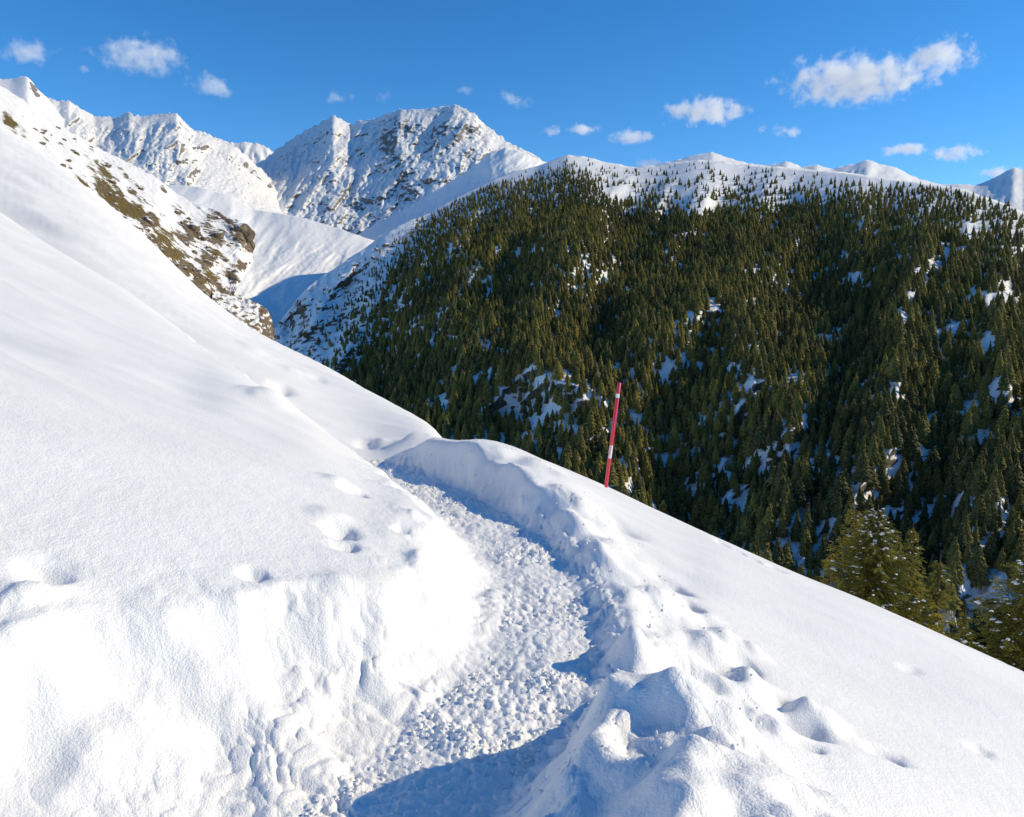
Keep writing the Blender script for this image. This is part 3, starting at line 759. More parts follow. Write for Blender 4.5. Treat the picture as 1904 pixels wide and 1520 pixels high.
# invented spur, unseen past the right edge, added to shade the lowest forest
gx, gy = np.meshgrid(np.linspace(300, 1000, 90), np.linspace(-120, 520, 80))
crest = 96 * sstep(560, 330, gy) * sstep(-160, 160, gy) + 22 * fbm(gx / 90, gy / 90, 3, 221)
gz = -200 + (200 + crest) * np.exp(-np.abs((gx - 520 - 30 * perlin(gy / 120, gy * 0, 223)) / 190) ** 1.6) + 5 * fbm(gx / 25, gy / 25, 3, 224)
o = link(bpy.data.objects.new('mountain_spur', mesh_np('mountain_spur', np.stack([gx, gy, gz], -1).reshape(-1, 3), grid_faces(80, 90), M_SMOOTH)))
tag(o, 'added snowy spur, unseen on the right, shading the lowest forest', kind='structure')

# valley bottom, far below, out to the horizon
a = np.linspace(0, 2 * np.pi, 97)[:-1]
rad = np.array([1, 400, 2000, 9000, 60000.])
Vv = np.stack([np.outer(rad, np.sin(a)), np.outer(rad, np.cos(a)), np.full((5, 96), -420.0)], -1).reshape(-1, 3)
idx = np.arange(5 * 96).reshape(5, 96)
fq = np.stack([idx[:-1], np.roll(idx[:-1], -1, 1), np.roll(idx[1:], -1, 1), idx[1:]], -1).reshape(-1, 4)
o = link(bpy.data.objects.new('valley_floor', mesh_np('valley_floor', Vv, fq, M_GLAC)))
tag(o, 'snow-covered valley floor far below', kind='structure')

# ------------------------------------------------------------------ conifers
def tube(pts, rads, n=6):
    pts = np.asarray(pts, float); vs = []
    for p, r in zip(pts, rads):
        an = np.arange(n) * 2 * np.pi / n
        vs.append(np.stack([p[0] + r * np.cos(an), p[1] + r * np.sin(an), np.full(n, p[2])], -1))
    V = np.concatenate(vs); k = len(pts)
    i = np.arange(k * n).reshape(k, n)
    f = np.stack([i[:-1], np.roll(i[:-1], -1, 1), np.roll(i[1:], -1, 1), i[1:]], -1).reshape(-1, 4)
    return V, f

def forest_tree(seed, slim, taper):
    """unit-height conifer: trunk mesh and a crown of ragged drooping clumps"""
    r = np.random.default_rng(seed)
    tv, tf = tube([(0, 0, -0.12), (0, 0, 0.3), (0, 0, 0.97)], [0.022, 0.016, 0.004], 5)
    V = []; Fc = []
    nlev = 17
    for k in range(nlev):
        f = k / (nlev - 1)
        z = 0.10 + 0.86 * f
        rad = slim * ((1 - f ** 1.35) ** (taper + 0.12)) * r.uniform(0.80, 1.14) + 0.014
        nb = max(5, int(round(14 * (1 - f) + 5)))
        a0 = r.random() * 6.28
        for b in range(nb):
            a = a0 + (b + r.uniform(-.3, .3)) * 6.283 / nb
            L = rad * r.uniform(0.72, 1.18)
            w = L * r.uniform(0.30, 0.5) + 0.012
            up = r.uniform(0.03, 0.05)
            dr = -0.03 - 0.25 * L * r.uniform(0.3, 1.1)
            ca, sa = math.cos(a), math.sin(a)
            b0 = len(V)
            # a leafy bough: keeled leaf shape, base high at the stem, tip low
            for (rr, tt, zz) in ((0.05, 0, up), (L * 0.55, w * 0.5, dr * 0.35 - .012), (L, 0, dr), (L * 0.55, -w * 0.5, dr * 0.35 - .012), (L * 0.6, 0, up * 0.75 + dr * 0.35), (L * 0.45, 0, dr * 0.5 - 0.05)):
                V.append((rr * ca - tt * sa, rr * sa + tt * ca, z + zz))
            Fc += [(b0, b0 + 1, b0 + 4), (b0 + 1, b0 + 2, b0 + 4), (b0 + 2, b0 + 3, b0 + 4), (b0 + 3, b0, b0 + 4), (b0, b0 + 5, b0 + 1), (b0 + 1, b0 + 5, b0 + 2), (b0 + 2, b0 + 5, b0 + 3), (b0 + 3, b0 + 5, b0)]
    b0 = len(V)
    V += [(0.014, 0, 0.93), (-0.007, 0.012, 0.93), (-0.007, -0.012, 0.93), (0, 0, 1.02)]
    Fc += [(b0, b0 + 1, b0 + 3), (b0 + 1, b0 + 2, b0 + 3), (b0 + 2, b0, b0 + 3)]
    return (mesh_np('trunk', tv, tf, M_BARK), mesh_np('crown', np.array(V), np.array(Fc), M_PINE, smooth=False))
VARS = [forest_tree(200 + i, s, t) for i, (s, t) in enumerate([(.22, .72), (.26, .66), (.18, .78), (.30, .58), (.24, .8), (.28, .52)])]

# scatter over the slope in world space
Pg = FS['P']; ny, nx = Pg.shape[:2]
A_ = Pg[:-1, :-1]; B_ = Pg[:-1, 1:]; C_ = Pg[1:, :-1]
area = np.linalg.norm(np.cross(B_ - A_, C_ - A_), axis=-1)
pa = (area / area.sum()).ravel()
NT = 90000
ci = rng.choice(len(pa), NT, p=pa)
iy, ix = ci // (nx - 1), ci % (nx - 1)
fu, fv = rng.random(NT), rng.random(NT)
def bil(G):
    return (G[iy, ix].T * (1 - fu) * (1 - fv) + G[iy, ix + 1].T * fu * (1 - fv) + G[iy + 1, ix].T * (1 - fu) * fv + G[iy + 1, ix + 1].T * fu * fv).T
TP = bil(Pg)
tpx, tpy, tD = to_px(TP[:, 0], TP[:, 1], TP[:, 2])
tt = FS['t'][iy]
top_y = np.interp(tpx, np.array(FTOP)[:, 0], np.array(FTOP)[:, 1])
below = tpy - top_y                             # how far below the crest, measured on the slope face
dens = np.ones(NT)
nzc = fbm(TP[:, 0] / 60 + 7.3, TP[:, 1] / 60 + 2.1, 3, 141)
nzl = fbm(TP[:, 0] / 170 + 4, TP[:, 1] / 170, 2, 133)
dens *= (0.38 + 0.62 * sstep(-0.50, -0.30, nzc + 0.35 * nzl)) * sstep(-0.36, -0.16, fbm(TP[:, 0] / 15, TP[:, 1] / 15, 2, 135))
# tree line: open snow under the crest
tl = np.interp(tpx, [480, 800, 900, 1000, 1100, 1180, 1250, 1330, 1450, 1560, 1640, 1700, 1800, 2250], [30, 6, 5, 12, 22, 38, 46, 50, 44, 26, 10, 3, 0, 0])
clus = sstep(0.0, 0.35, fbm(TP[:, 0] / 34, TP[:, 1] / 34, 2, 145))
dens *= np.clip(sstep(tl * 0.6, tl * 1.9 + 12, below) * (0.25 + 0.75 * np.maximum(clus, sstep(tl * 1.3, tl * 2.2 + 14, below))) + (0.03 + 0.25 * clus) * sstep(2, 18, below), 0, 1)
# rocky left flank: few trees
fl = tpx + 0.42 * (tpy - 520)
dens *= 0.06 + 0.94 * sstep(640, 790, fl + 60 * nzl)
# clearings seen in the photograph
CLEAR = [(1640, 745, 55, 16), (1540, 630, 45, 16), (1790, 620, 70, 22), (1850, 560, 60, 20), (1850, 730, 40, 26), (1800, 770, 30, 22), (1850, 1100, 42, 45), (1870, 1180, 40, 30), (1420, 505, 60, 10), (1810, 430, 45, 18),
         (1210, 612, 16, 8), (1120, 515, 14, 9), (1345, 690, 14, 18), (900, 650, 26, 9), (850, 690, 20, 16), (1150, 360, 40, 14), (1300, 385, 60, 18), (820, 745, 16, 30), (1010, 830, 20, 16), (1310, 800, 8, 22), (1590, 520, 30, 14), (940, 770, 22, 12), (1060, 700, 22, 9), (1690, 560, 22, 18), (1740, 500, 25, 12)]
for bx, by, rx, ry in CLEAR:
    dens *= 1 - 0.95 * np.exp(-(((tpx - bx) / (rx * 0.9)) ** 2 + ((tpy - by) / (ry * 1.05)) ** 2) ** 2)
dens *= np.interp(below, [0, 60, 160, 260], [0.6, 0.7, 0.9, 1.0]) * (1 - 0.3 * sstep(1550, 1800, tpx) * sstep(700, 560, tpy))
dens *= np.interp(tD, [150, 400, 800, 1300], [0.9, 0.9, 0.85, 0.75])
keep = rng.random(NT) < dens
TP, tpx, tpy, tD, below, fl = TP[keep], tpx[keep], tpy[keep], tD[keep], below[keep], fl[keep]
# spacing in world space
cell = {}
ok = np.zeros(len(TP), bool)
dmin = np.where(below < 60, 4.0, 2.9)
for i in range(len(TP)):
    kx, ky = int(TP[i, 0] // 5), int(TP[i, 1] // 5)
    good = True
    for ax_ in (-1, 0, 1):
        for ay_ in (-1, 0, 1):
            for j in cell.get((kx + ax_, ky + ay_), ()):
                if (TP[i, 0] - TP[j, 0]) ** 2 + (TP[i, 1] - TP[j, 1]) ** 2 < dmin[i] ** 2: good = False
    if good:
        ok[i] = True; cell.setdefault((kx, ky), []).append(i)
TP, tpx, tpy, tD, below, fl = TP[ok], tpx[ok], tpy[ok], tD[ok], below[ok], fl[ok]
n = len(TP)
ht = rng.uniform(6.3, 12.0, n) * np.where(rng.random(n) < 0.12, 1.28, 1.0) * np.interp(below, [0, 30, 110, 260], [0.58, 0.74, 0.9, 1.0]) * np.where(rng.random(n) < 0.15, 0.6, 1.0) * np.where(fl < 720, 0.65, 1.0)
az_t = np.arctan2(TP[:, 0], TP[:, 1]); rt = np.hypot(TP[:, 0], TP[:, 1])
s_top = (TP[:, 2] + ht - CAMZ) / rt; s_mid = (TP[:, 2] + ht * 0.45 - CAMZ) / rt
seen = (s_mid > fg_horizon(az_t)) & (tpx > 5) & (tpx < W - 5)
drop = (s_top < fg_horizon(az_t) - 0.12) & (np.abs(az_t) < R(35))
size = np.where(seen, ht / tD, 0)
order = np.argsort(-size)
single = np.zeros(n, bool); single[order[:300]] = True
var = rng.integers(0, len(VARS), n)
var = np.where(below < 90, np.where(rng.random(n) < 0.6, 3, 5), var)
rotz = rng.random(n) * 6.283
wid = rng.uniform(0.85, 1.25, n)
protos = {}
for i in order[:300]:
    t = link(bpy.data.objects.new('conifer', None))
    t.empty_display_size = 0.2
    t.location = TP[i]; t.rotation_euler = (0, 0, rotz[i]); t.scale = (ht[i] * wid[i], ht[i] * wid[i], ht[i])
    v = int(var[i])
    tag(t, ('medium', 'bushy', 'slender', 'broad round-topped', 'full-skirted', 'blunt-topped')[v] + (' tall' if ht[i] > 10.5 else ' short') + ' dark green conifer low on the forested slope across the valley', 'tree', 'conifers of the lower forest across the valley')
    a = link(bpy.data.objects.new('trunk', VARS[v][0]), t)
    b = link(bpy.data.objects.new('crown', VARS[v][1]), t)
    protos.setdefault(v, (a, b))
for v in range(len(VARS)):
    assert v in protos, v

rest = ~single & ~drop
me = bpy.data.meshes.new('conifer_forest')
me.vertices.add(int(rest.sum())); me.vertices.foreach_set('co', TP[rest].astype(np.float32).ravel())
for nm, arr in (('h', ht[rest]), ('w', (ht * wid)[rest]), ('turn', rotz[rest])):
    at = me.attributes.new(nm, 'FLOAT', 'POINT'); at.data.foreach_set('value', arr.astype(np.float32))
at = me.attributes.new('variant', 'INT', 'POINT'); at.data.foreach_set('value', var[rest].astype(np.int32))
forest = link(bpy.data.objects.new('conifer_forest', me))
tag(forest, 'dense dark conifer forest covering the mountainside across the valley', 'forest', kind='stuff')
ng = bpy.data.node_groups.new('forest_scatter', 'GeometryNodeTree')
ng.interface.new_socket('Geometry', in_out='INPUT', socket_type='NodeSocketGeometry')
ng.interface.new_socket('Geometry', in_out='OUTPUT', socket_type='NodeSocketGeometry')
N = ng.nodes
gi = N.new('NodeGroupInput'); go = N.new('NodeGroupOutput')
iop = N.new('GeometryNodeInstanceOnPoints'); jn = N.new('GeometryNodeJoinGeometry')
def nattr(nm, ty='FLOAT'):
    nd = N.new('GeometryNodeInputNamedAttribute'); nd.data_type = ty; nd.inputs['Name'].default_value = nm
    return next(s for s in nd.outputs if s.enabled and s.name == 'Attribute')
for v in range(len(VARS)):
    j2 = N.new('GeometryNodeJoinGeometry')
    for ob in protos[v]:
        oi = N.new('GeometryNodeObjectInfo'); oi.transform_space = 'ORIGINAL'
        oi.inputs['Object'].default_value = ob
        ng.links.new(oi.outputs['Geometry'], j2.inputs[0])
    g2 = N.new('GeometryNodeGeometryToInstance')
    ng.links.new(j2.outputs[0], g2.inputs[0]); ng.links.new(g2.outputs[0], jn.inputs[0])
cx = N.new('ShaderNodeCombineXYZ'); cr = N.new('ShaderNodeCombineXYZ')
ng.links.new(nattr('w'), cx.inputs[0]); ng.links.new(nattr('w'), cx.inputs[1]); ng.links.new(nattr('h'), cx.inputs[2])
ng.links.new(nattr('turn'), cr.inputs[2])
ng.links.new(gi.outputs[0], iop.inputs['Points']); ng.links.new(jn.outputs[0], iop.inputs['Instance'])
iop.inputs['Pick Instance'].default_value = True
ng.links.new(nattr('variant', 'INT'), iop.inputs['Instance Index'])
ng.links.new(cr.outputs[0], iop.inputs['Rotation']); ng.links.new(cx.outputs[0], iop.inputs['Scale'])
ng.links.new(iop.outputs[0], go.inputs[0])
md = forest.modifiers.new('scatter', 'NODES'); md.node_group = ng
print('forest trees', n, 'stuff', int(rest.sum()))

# ------------------------------------------------------------------ spruces just below the rim
def spruce(seed, H, width, taper=0.8, dense=1.0, snow=0.5, lean=0.0):
    r = np.random.default_rng(seed)
    zz = np.linspace(-0.5, H, 9)
    tv, tf = tube([(lean * (z / H) ** 2, 0.03 * math.sin(z), z) for z in zz], [0.011 + 0.085 * (1 - max(z, 0) / H) * H / 7 for z in zz], 7)
    BV, BF, NV, NF, SV, SF = [], [], [], [], [], []
    sv_, sf_ = chunk_mesh()
    def twig(p, d, L, w):
        """a flat needle spray with a ragged edge plus a keel, so it reads from all sides"""
        d = d / np.linalg.norm(d)
        s_ = np.cross(d, (0, 0, 1)); ls = np.linalg.norm(s_)
        s_ = s_ / ls if ls > 1e-3 else np.array((1., 0, 0))
        u = np.cross(s_, d)
        b0 = len(NV)
        k = 4
        for i in range(k + 1):
            f = i / k
            c_ = p + d * L * f - np.array((0, 0, 0.12 * L * f * f))
            ww = w * (0.55 + 0.45 * math.sin(f * 2.6 + 0.4)) * (1 if i < k else 0.25)
            NV.append(c_)
            tip = d * L * 0.22
            NV.append(c_ + s_ * ww * r.uniform(.7, 1.2) + tip); NV.append(c_ - s_ * ww * r.uniform(.7, 1.2) + tip)
            NV.append(c_ + u * ww * 0.7 + tip * 0.8)
        for i in range(k):
            a = b0 + i * 4; b = a + 4
            for q_ in (1, 2, 3):
                NF.append((a, a + q_, b))
    z = 0.36 * H
    lev = 0
    while z < H - 0.30:
        f = z / H
        Lmax = width * (1 - f) ** taper + 0.02
        nb = int((5 + 4 * (1 - f)) * dense + r.random())
        a0 = r.random() * 6.28
        for b in range(nb):
            a = a0 + (b + r.uniform(-.3, .3)) * 6.283 / nb
            L = Lmax * r.uniform(0.5, 1.25)
            zb = z + r.uniform(-.06, .06)
            rise = 0.55 * f - 0.12 + r.uniform(-.1, .1)
            base = np.array((lean * f * f, 0, zb))
            dirh = np.array((math.cos(a), math.sin(a), 0))
            npt = 6
            pts = [base + dirh * L * t + np.array((0, 0, L * (rise * t - 0.42 * t * t * (1 - f) + 0.22 * t ** 3))) for t in np.linspace(0, 1, npt)]
            # stem
            b0 = len(BV); br = 0.006 + 0.012 * L
            for i, p in enumerate(pts):
                rr = br * (1 - 0.8 * i / (npt - 1)); sd = np.array((-dirh[1], dirh[0], 0))
                BV += [p + sd * rr, p - sd * rr, p + np.array((0, 0, rr * 1.4))]
            for i in range(npt - 1):
                q_ = b0 + 3 * i
                BF += [(q_, q_ + 3, q_ + 4, q_ + 1), (q_ + 1, q_ + 4, q_ + 5, q_ + 2), (q_ + 2, q_ + 5, q_ + 3, q_)]
            # twigs
            nt_ = max(5, int(L * 15 * dense))
            for i in range(nt_):
                t = 0.12 + 0.88 * (i + r.random()) / nt_
                k = min(int(t * (npt - 1)), npt - 2); ft_ = t * (npt - 1) - k
                p = pts[k] * (1 - ft_) + pts[k + 1] * ft_
                sd = np.array((-dirh[1], dirh[0], 0)) * (1 if i % 2 else -1)
                d = dirh * r.uniform(.5, 1.0) + sd * r.uniform(.5, 1.1) * (1.15 - t) + np.array((0, 0, r.uniform(-.45, .15)))
                twig(p, d, (r.uniform(.16, .30) + 0.12 * L * (1 - t)) * min(1, 0.3 + 1.3 * L), r.uniform(.045, .07) * min(1, .45 + L))
            twig(pts[-1] - dirh * 0.05, dirh + np.array((0, 0, 0.25)), 0.2 * min(1, .35 + L), 0.05 * min(1, .45 + L))
            # snow pads resting on the bough
            if r.random() < snow:
                for _ in range(r.integers(1, 4)):
                    t = r.uniform(.55, 1.0); k = min(int(t * (npt - 1)), npt - 2); ft_ = t * (npt - 1) - k
                    p = pts[k] * (1 - ft_) + pts[k + 1] * ft_ + np.array((0, 0, 0.045))
                    s0 = r.uniform(.025, .06) * min(1, .4 + L)
                    sd = np.array((-dirh[1], dirh[0], 0))
                    q0 = len(SV)
                    vv = sv_ * (1 + 0.2 * r.normal(size=(12, 1)))
                    for w_ in vv:
                        SV.append(p + dirh * w_[0] * s0 * 1.7 + sd * w_[1] * s0 + np.array((0, 0, w_[2] * s0 * 0.45 - 0.12 * w_[0] * s0)))
                    SF += [tuple(q0 + x for x in t3) for t3 in sf_]
        z += (0.10 + 0.25 * (1 - f)) * r.uniform(.8, 1.2) / dense ** 0.5
        lev += 1
    BV += list(tv + 0.0)
    nb_ = len(BV) - len(tv)
    return dict(trunk=(tv, tf), bough=(np.array(BV[:nb_]), np.array(BF)), needles=(np.array(NV), np.array(NF)), snow=(np.array(SV), np.array(SF)) if SV else None)

def place_spruce(px, py_top, dist, H, seed, label, rotz=0.0, **kw):
    a, s = px_az(px, py_top)
    j = int(np.searchsorted(az_all, float(a))); k = int(np.searchsorted(r_all, dist))
    H = CAMZ + float(s) * dist - float(Z[k, j]) + 0.15      # rooted on the hillside
    g = spruce(seed, H, **kw)
    x, y = dist * math.sin(a), dist * math.cos(a)
    ztop = CAMZ + float(s) * dist
    t = link(bpy.data.objects.new('spruce_tree', None))
    t.location = (x, y, ztop - H); t.rotation_euler = (0, 0, rotz)
    tag(t, label, 'tree')
    link(bpy.data.objects.new('trunk', mesh_np('trunk', *g['trunk'], M_BARK)), t)
    cr = link(bpy.data.objects.new('crown', mesh_np('crown', g['needles'][0], g['needles'][1], M_SPRUCE_DARK if kw['snow'] > 0.5 else M_SPRUCE, smooth=False)), t)
    tag(link(bpy.data.objects.new('boughs', mesh_np('boughs', *g['bough'], M_BARK)), cr), kind='stuff')
    if g['snow'] is not None:
        tag(link(bpy.data.objects.new('snow_pads', mesh_np('snow_pads', *g['snow'], M_BSNOW)), cr), kind='stuff')
    return t

SPR = [
    (1589, 932, 27.0, 9.0, 301, 'slender pale green spruce left of the bushy snow-dusted one', dict(width=2.1, taper=.92, dense=0.9, snow=.12)),
    (1633, 938, 26.0, 9.0, 302, 'bushy dark spruce heavily dusted with snow, widest of its clump', dict(width=2.9, taper=.85, dense=1.25, snow=.9)),
    (1698, 972, 27.5, 9.0, 303, 'thin spruce with long bare leader right of the bushy snow-dusted one', dict(width=1.75, taper=.9, dense=0.85, snow=.25)),
    (1749, 1030, 26.5, 8.0, 304, 'short narrow spruce at the downhill end of the clump', dict(width=1.6, taper=.9, dense=0.85, snow=.2)),
    (1545, 1020, 28.0, 7.5, 305, 'low spreading spruce half hidden behind the snow rim', dict(width=2.0, taper=.95, dense=0.85, snow=.15)),
    (1668, 985, 28.5, 8.0, 306, 'young spruce squeezed behind the bushy snow-dusted one', dict(width=1.5, taper=.9, dense=0.8, snow=.15)),
    (1915, 1028, 22.0, 8.0, 307, 'broad spruce with snowy boughs standing apart from the clump', dict(width=2.8, taper=.85, dense=1.1, snow=.6)),
    (1795, 1125, 27.0, 6.5, 308, 'small ragged spruce between the clump and the broad lone spruce', dict(width=1.3, taper=.95, dense=0.8, snow=.2)),
]
for px, py, di, H, sd, lab, kw in SPR:
    place_spruce(px, py, di, H, sd, lab, rotz=sd * 1.3, **kw)

# ------------------------------------------------------------------ boulders on the left slope and the rocky flank
def boulder_mesh(seed):
    r = np.random.default_rng(seed)
    import bmesh
    bm = bmesh.new(); bmesh.ops.create_icosphere(bm, subdivisions=3, radius=1)
    pl = r.normal(size=(9, 3)); pl /= np.linalg.norm(pl, axis=1)[:, None]; dd = r.uniform(.55, .9, 9)
    for v in bm.verts:
        p = np.array(v.co)
        for a_, d_ in zip(pl, dd):
            e = p @ a_ - d_
            if e > 0: p = p - a_ * e * 0.92
        p *= 1 + 0.05 * float(perlin(np.array([p[0] * 3 + seed]), np.array([p[1] * 3 + p[2] * 2]), 7)[0])
        v.co = p
    me = bpy.data.meshes.new('boulder'); bm.to_mesh(me); bm.free()
    return me

def mat_boulder():
    M = Mat('snow_capped_rock'); p = M.n('ShaderNodeTexCoord').outputs['Object']
    geo = M.n('ShaderNodeNewGeometry'); sep = M.n('ShaderNodeSeparateXYZ'); M.l(geo.outputs['Normal'], sep.inputs[0])
    n1 = M.noise(p, 2.2, 6, 0.65)
    sf = M.ramp(M.math('ADD', sep.outputs[2], M.math('MULTIPLY', M.math('SUBTRACT', n1, 0.5), 0.9)), 0.62, 0.74)
    rc = M.mix(M.ramp(n1, 0.38, 0.62), (0.085, 0.062, 0.04), (0.23, 0.175, 0.115))
    M.l(M.mix(sf, rc, SNOW), M.b.inputs['Base Color'])
    M.b.inputs['Roughness'].default_value = 0.85
    M.l(M.bump(n1, 0.8, 0.25), M.b.inputs['Normal'])
    return M.m
M_BOULD = mat_boulder()
BM = [boulder_mesh(400 + i) for i in range(6)]
for m_ in BM: m_.materials.append(M_BOULD)
def surf_at(L, px, py):
    i = int(np.clip(np.searchsorted(L['px'], px), 1, len(L['px']) - 1))
    j = int(np.clip(np.searchsorted(L['py'][:, i], py), 0, L['py'].shape[0] - 1))
    return L['P'][j, i], L['D'][j, i]
def put_boulder(L, px, py, wpx, k, label, group=None, sx=1.0, sz_=0.8):
    p, D = surf_at(L, px, py)
    s0 = wpx * D / F / 2
    o = link(bpy.data.objects.new('boulder', BM[k % 6]))
    o.location = p + np.array((0, 0, 0.1 * s0)); o.scale = (s0 * sx, s0, s0 * sz_)
    o.rotation_euler = (0.4 * math.sin(k * 2.1), 0.5 * math.cos(k * 1.3), k * 1.7)
    tag(o, label, 'boulder', group)
BIG = [(452, 438, 42, 1.0, 1.0, 'largest brown boulder on the nose above the glacier bend'), (466, 458, 24, 0.7, 1.1, 'brown boulder tucked under the largest one above the glacier bend'),
       (404, 442, 28, 1.0, 0.8, 'broad brown outcrop halfway along the rocky left slope'), (360, 428, 26, 1.0, 0.9, 'leaning brown outcrop among the dry grass of the left slope'),
       (277, 415, 18, 0.8, 1.5, 'upright dark boulder beside the olive grass strip')]
for k, (px, py, w, sx, sz_, lab) in enumerate(BIG):
    put_boulder(LS, px, py, w, k + 3, lab, None, sx, sz_)
rb = np.random.default_rng(55)
cnt = 0
while cnt < 90:
    px = rb.uniform(60, 462); py = np.interp(px, [0, 200, 330, 464], [160, 285, 363, 430]) + rb.uniform(4, 170)
    fgx = np.interp(px, [0, 150, 330, 430, 520], [238, 335, 500, 590, 640])
    if py > fgx + 4 or (px > 425 and py > 505): continue
    kx = float(rfn(np.array([[px]]), np.array([[py]]), 0)[0, 0])
    if rb.random() > 0.10 + 1.3 * max(kx, 0): continue
    put_boulder(LS, px, py, rb.uniform(5, 13), cnt + 11, 'brown boulder poking out of the snow on the rocky left slope', 'boulders of the rocky left slope', rb.uniform(.8, 1.5), rb.uniform(.6, .9))
    cnt += 1
cnt = 0
while cnt < 90:
    px = rb.uniform(520, 790); py = np.interp(px, [505, 570, 640, 700, 760, 800], [617, 535, 487, 447, 411, 396]) + rb.uniform(5, 210)
    if py > np.interp(px, [480, 520, 700, 830], [618, 640, 735, 800]): continue
    if px + 0.42 * (py - 520) > 770: continue
    put_boulder(FS, px, py, rb.uniform(5, 12), cnt + 5, 'dark rock poking through shaded snow beside the forest edge', 'rocks on the shaded flank beside the forest', rb.uniform(.9, 1.7), rb.uniform(.5, .8))
    cnt += 1

# ------------------------------------------------------------------ red marker pole
M_RED = mat_plain('red_plastic', (0.72, 0.035, 0.07), 0.35, 0.5, 0.06, 20)
M_WHITE = mat_plain('white_tape', (0.8, 0.8, 0.8), 0.4, 0.4, 0.03, 40)
M_DARK = mat_plain('dark_print', (0.06, 0.02, 0.03), 0.5, 0.3, 0.05, 40)
bx_, by_, br_ = hit_fg(1127, 906, 4.0)
a0, s0 = px_az(1127, 903); a1, s1 = px_az(1151.5, 712)
r0 = br_ - 0.12
base = np.array((r0 * math.sin(a0), r0 * math.cos(a0), CAMZ + float(s0) * r0))
topp = np.array((r0 * math.sin(a1), r0 * math.cos(a1), CAMZ + float(s1) * r0))
axis = topp - base; LEN = float(np.linalg.norm(axis)); axis /= LEN
pole = link(bpy.data.objects.new('marker_pole', None))
pole.location = base
from mathutils import Vector
pole.rotation_mode = 'QUATERNION'
pole.rotation_quaternion = Vector((0, 0, 1)).rotation_difference(Vector(axis))
tag(pole, 'slightly leaning red piste marker pole with white bands', 'pole')
PR = 3.35 / F * r0
def cyl(name, z0, z1, r, mat, parent, cap=True, n=20, a_from=0, a_to=2 * math.pi):
    full = abs(a_to - a_from - 2 * math.pi) < 1e-6
    an = np.linspace(a_from, a_to, n, endpoint=not full)
    rings = [(z0, r)] if not cap else [(z0, 0.0), (z0, r)]
    rings += [(z1 - 0.15 * r if cap else z1, r)]
    if cap: rings += [(z1, r * 0.85), (z1, 0.0)]
    Vc = np.concatenate([np.stack([rr * np.cos(an), rr * np.sin(an), np.full(n, z)], -1) for z, rr in rings])
    i = np.arange(len(rings) * n).reshape(len(rings), n)
    if full: f = np.stack([i[:-1], np.roll(i[:-1], -1, 1), np.roll(i[1:], -1, 1), i[1:]], -1).reshape(-1, 4)
    else: f = np.stack([i[:-1, :-1], i[:-1, 1:], i[1:, 1:], i[1:, :-1]], -1).reshape(-1, 4)
    return link(bpy.data.objects.new(name, mesh_np(name, Vc, f, mat)), parent)
shaft = cyl('shaft', -0.45, LEN, PR, M_RED, pole)
cyl('reflective_band', LEN * 0.855, LEN * 0.895, PR * 1.03, M_WHITE, pole, cap=False)
cyl('band_edge', LEN * 0.848, LEN * 0.855, PR * 1.035, M_DARK, pole, cap=False)
camdir = math.atan2(-base[1], -base[0])
stk = cyl('number_sticker', LEN * 0.27, LEN * 0.395, PR * 1.03, M_WHITE, pole, cap=False, a_from=camdir - 0.9, a_to=camdir + 1.5)
for k, (f0, f1, w0, w1) in enumerate(((.375, .385, -.5, .1), (.352, .366, -.45, .15), (.336, .344, -.6, .1), (.316, .322, -.7, .2), (.296, .312, -.75, -.45))):
    cyl('printed_mark', LEN * f0, LEN * f1, PR * 1.05, M_RED, stk, cap=False, a_from=camdir + w0, a_to=camdir + w1, n=6)

# ------------------------------------------------------------------ clouds (real volumes far beyond the peaks)
def mat_cloud():
    M = Mat('cloud_vapour'); M.t.nodes.remove(M.b)
    tc = M.n('ShaderNodeTexCoord').outputs['Object']
    ln = M.n('ShaderNodeVectorMath', operation='LENGTH'); M.l(tc, ln.inputs[0])
    sep = M.n('ShaderNodeSeparateXYZ'); M.l(tc, sep.inputs[0])
    p = M.pos()
    nz = M.noise(p, 0.0066, 8, 0.70)
    oi = M.n('ShaderNodeObjectInfo')
    fall = M.math('MULTIPLY', M.math('POWER', ln.outputs['Value'], 1.3), 0.30)
    v = M.math('SUBTRACT', M.math('SUBTRACT', nz, fall), 0.37)
    d = M.math('MULTIPLY', M.math('MAXIMUM', v, 0.0), 0.085)
    sepc = M.n('ShaderNodeSeparateColor'); M.l(oi.outputs['Color'], sepc.inputs[0])
    d = M.math('MULTIPLY', d, sepc.outputs[0])
    pv = M.n('ShaderNodeVolumePrincipled'); pv.inputs['Color'].default_value = (0.995, 0.995, 0.995, 1)
    pv.inputs['Anisotropy'].default_value = 0.0
    M.l(d, pv.inputs['Density']); M.l(pv.outputs[0], M.o.inputs['Volume'])
    return M.m
M_CLOUD = mat_cloud()
import bmesh
bm = bmesh.new(); bmesh.ops.create_icosphere(bm, subdivisions=3, radius=1)
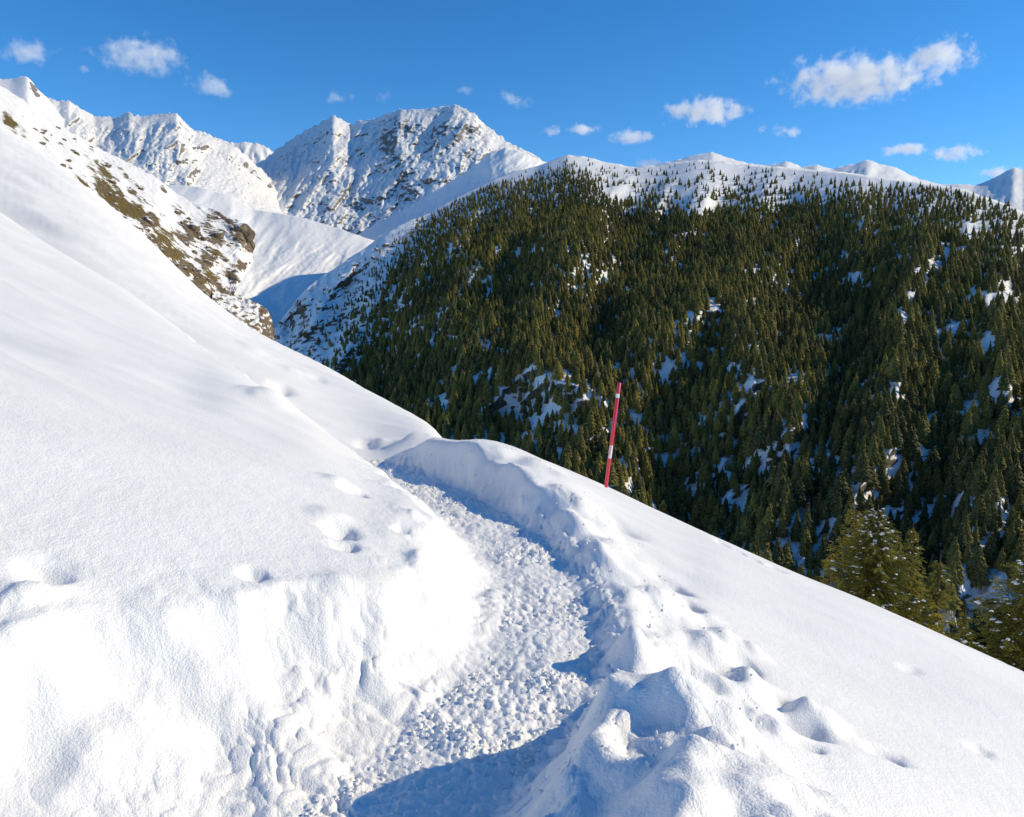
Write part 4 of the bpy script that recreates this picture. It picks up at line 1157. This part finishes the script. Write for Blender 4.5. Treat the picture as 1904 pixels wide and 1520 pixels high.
cme = bpy.data.meshes.new('cloud'); bm.to_mesh(cme); bm.free(); cme.materials.append(M_CLOUD)
CL = [(45, 97, 120, 56, .35, 'faint greyish cloud above the rounded left summit'), (262, 105, 180, 84, .45, 'wide greyish ragged cloud above the jagged left ridge'), (396, 160, 110, 50, .4, 'small ragged cloud right of the wide greyish one'),
      (160, 130, 30, 20, .4, 'tiny puff of cloud beside the wide greyish cloud'),
      (635, 182, 70, 34, .35, 'faint wisp of cloud over the pointed snowy peak'), (710, 178, 46, 26, .35, 'thin short wisp of cloud left of the broad summit'), (865, 168, 52, 24, .35, 'faint wisp of cloud directly above the broad summit'), (956, 184, 76, 40, .5, 'small ragged cloud right of the broad summit'),
      (1026, 246, 46, 24, .8, 'small puff at the end of a low cloud pair over the valley head'), (1086, 241, 76, 30, .9, 'small flat white cloud beside a smaller puff over the valley head'), (1172, 254, 100, 34, .9, 'low flat white cloud just above the wooded knoll'),
      (1203, 304, 56, 22, 1, 'small white cloud peeping over the wooded ridge'), (1312, 206, 180, 54, 1.2, 'oval bright white cloud above the pyramid peak'), (1428, 237, 46, 26, .9, 'small puff left of a slightly larger puff in mid sky'), (1467, 245, 68, 34, 1.0, 'small bright puff under the largest cloud'),
      (1590, 150, 300, 92, 1.1, 'largest bright white cloud with ragged edges'), (1752, 106, 150, 84, .9, 'ragged cloud torn off the upper end of the largest cloud'), (1682, 279, 100, 24, 1.0, 'thin flat cloud over the far right peaks'), (1774, 285, 110, 38, 1.2, 'bright oval cloud over the far right peaks'),
      (1862, 320, 90, 32, .9, 'low white cloud resting on the far right peak')]
for k, (px, py, w, h, dn, lab) in enumerate(CL):
    D = 7500 + 130 * (k % 5)
    d = np.array(px_dir(px, py), float)
    o = link(bpy.data.objects.new('cloud', cme))
    o.location = d * D + np.array((0, 0, CAMZ))
    o.scale = (w / F * D * 0.62, w / F * D * 0.45, h / F * D * 0.58)
    o.color = (dn, dn, dn, 1)
    tag(o, lab, 'cloud', 'scattered fair weather clouds')
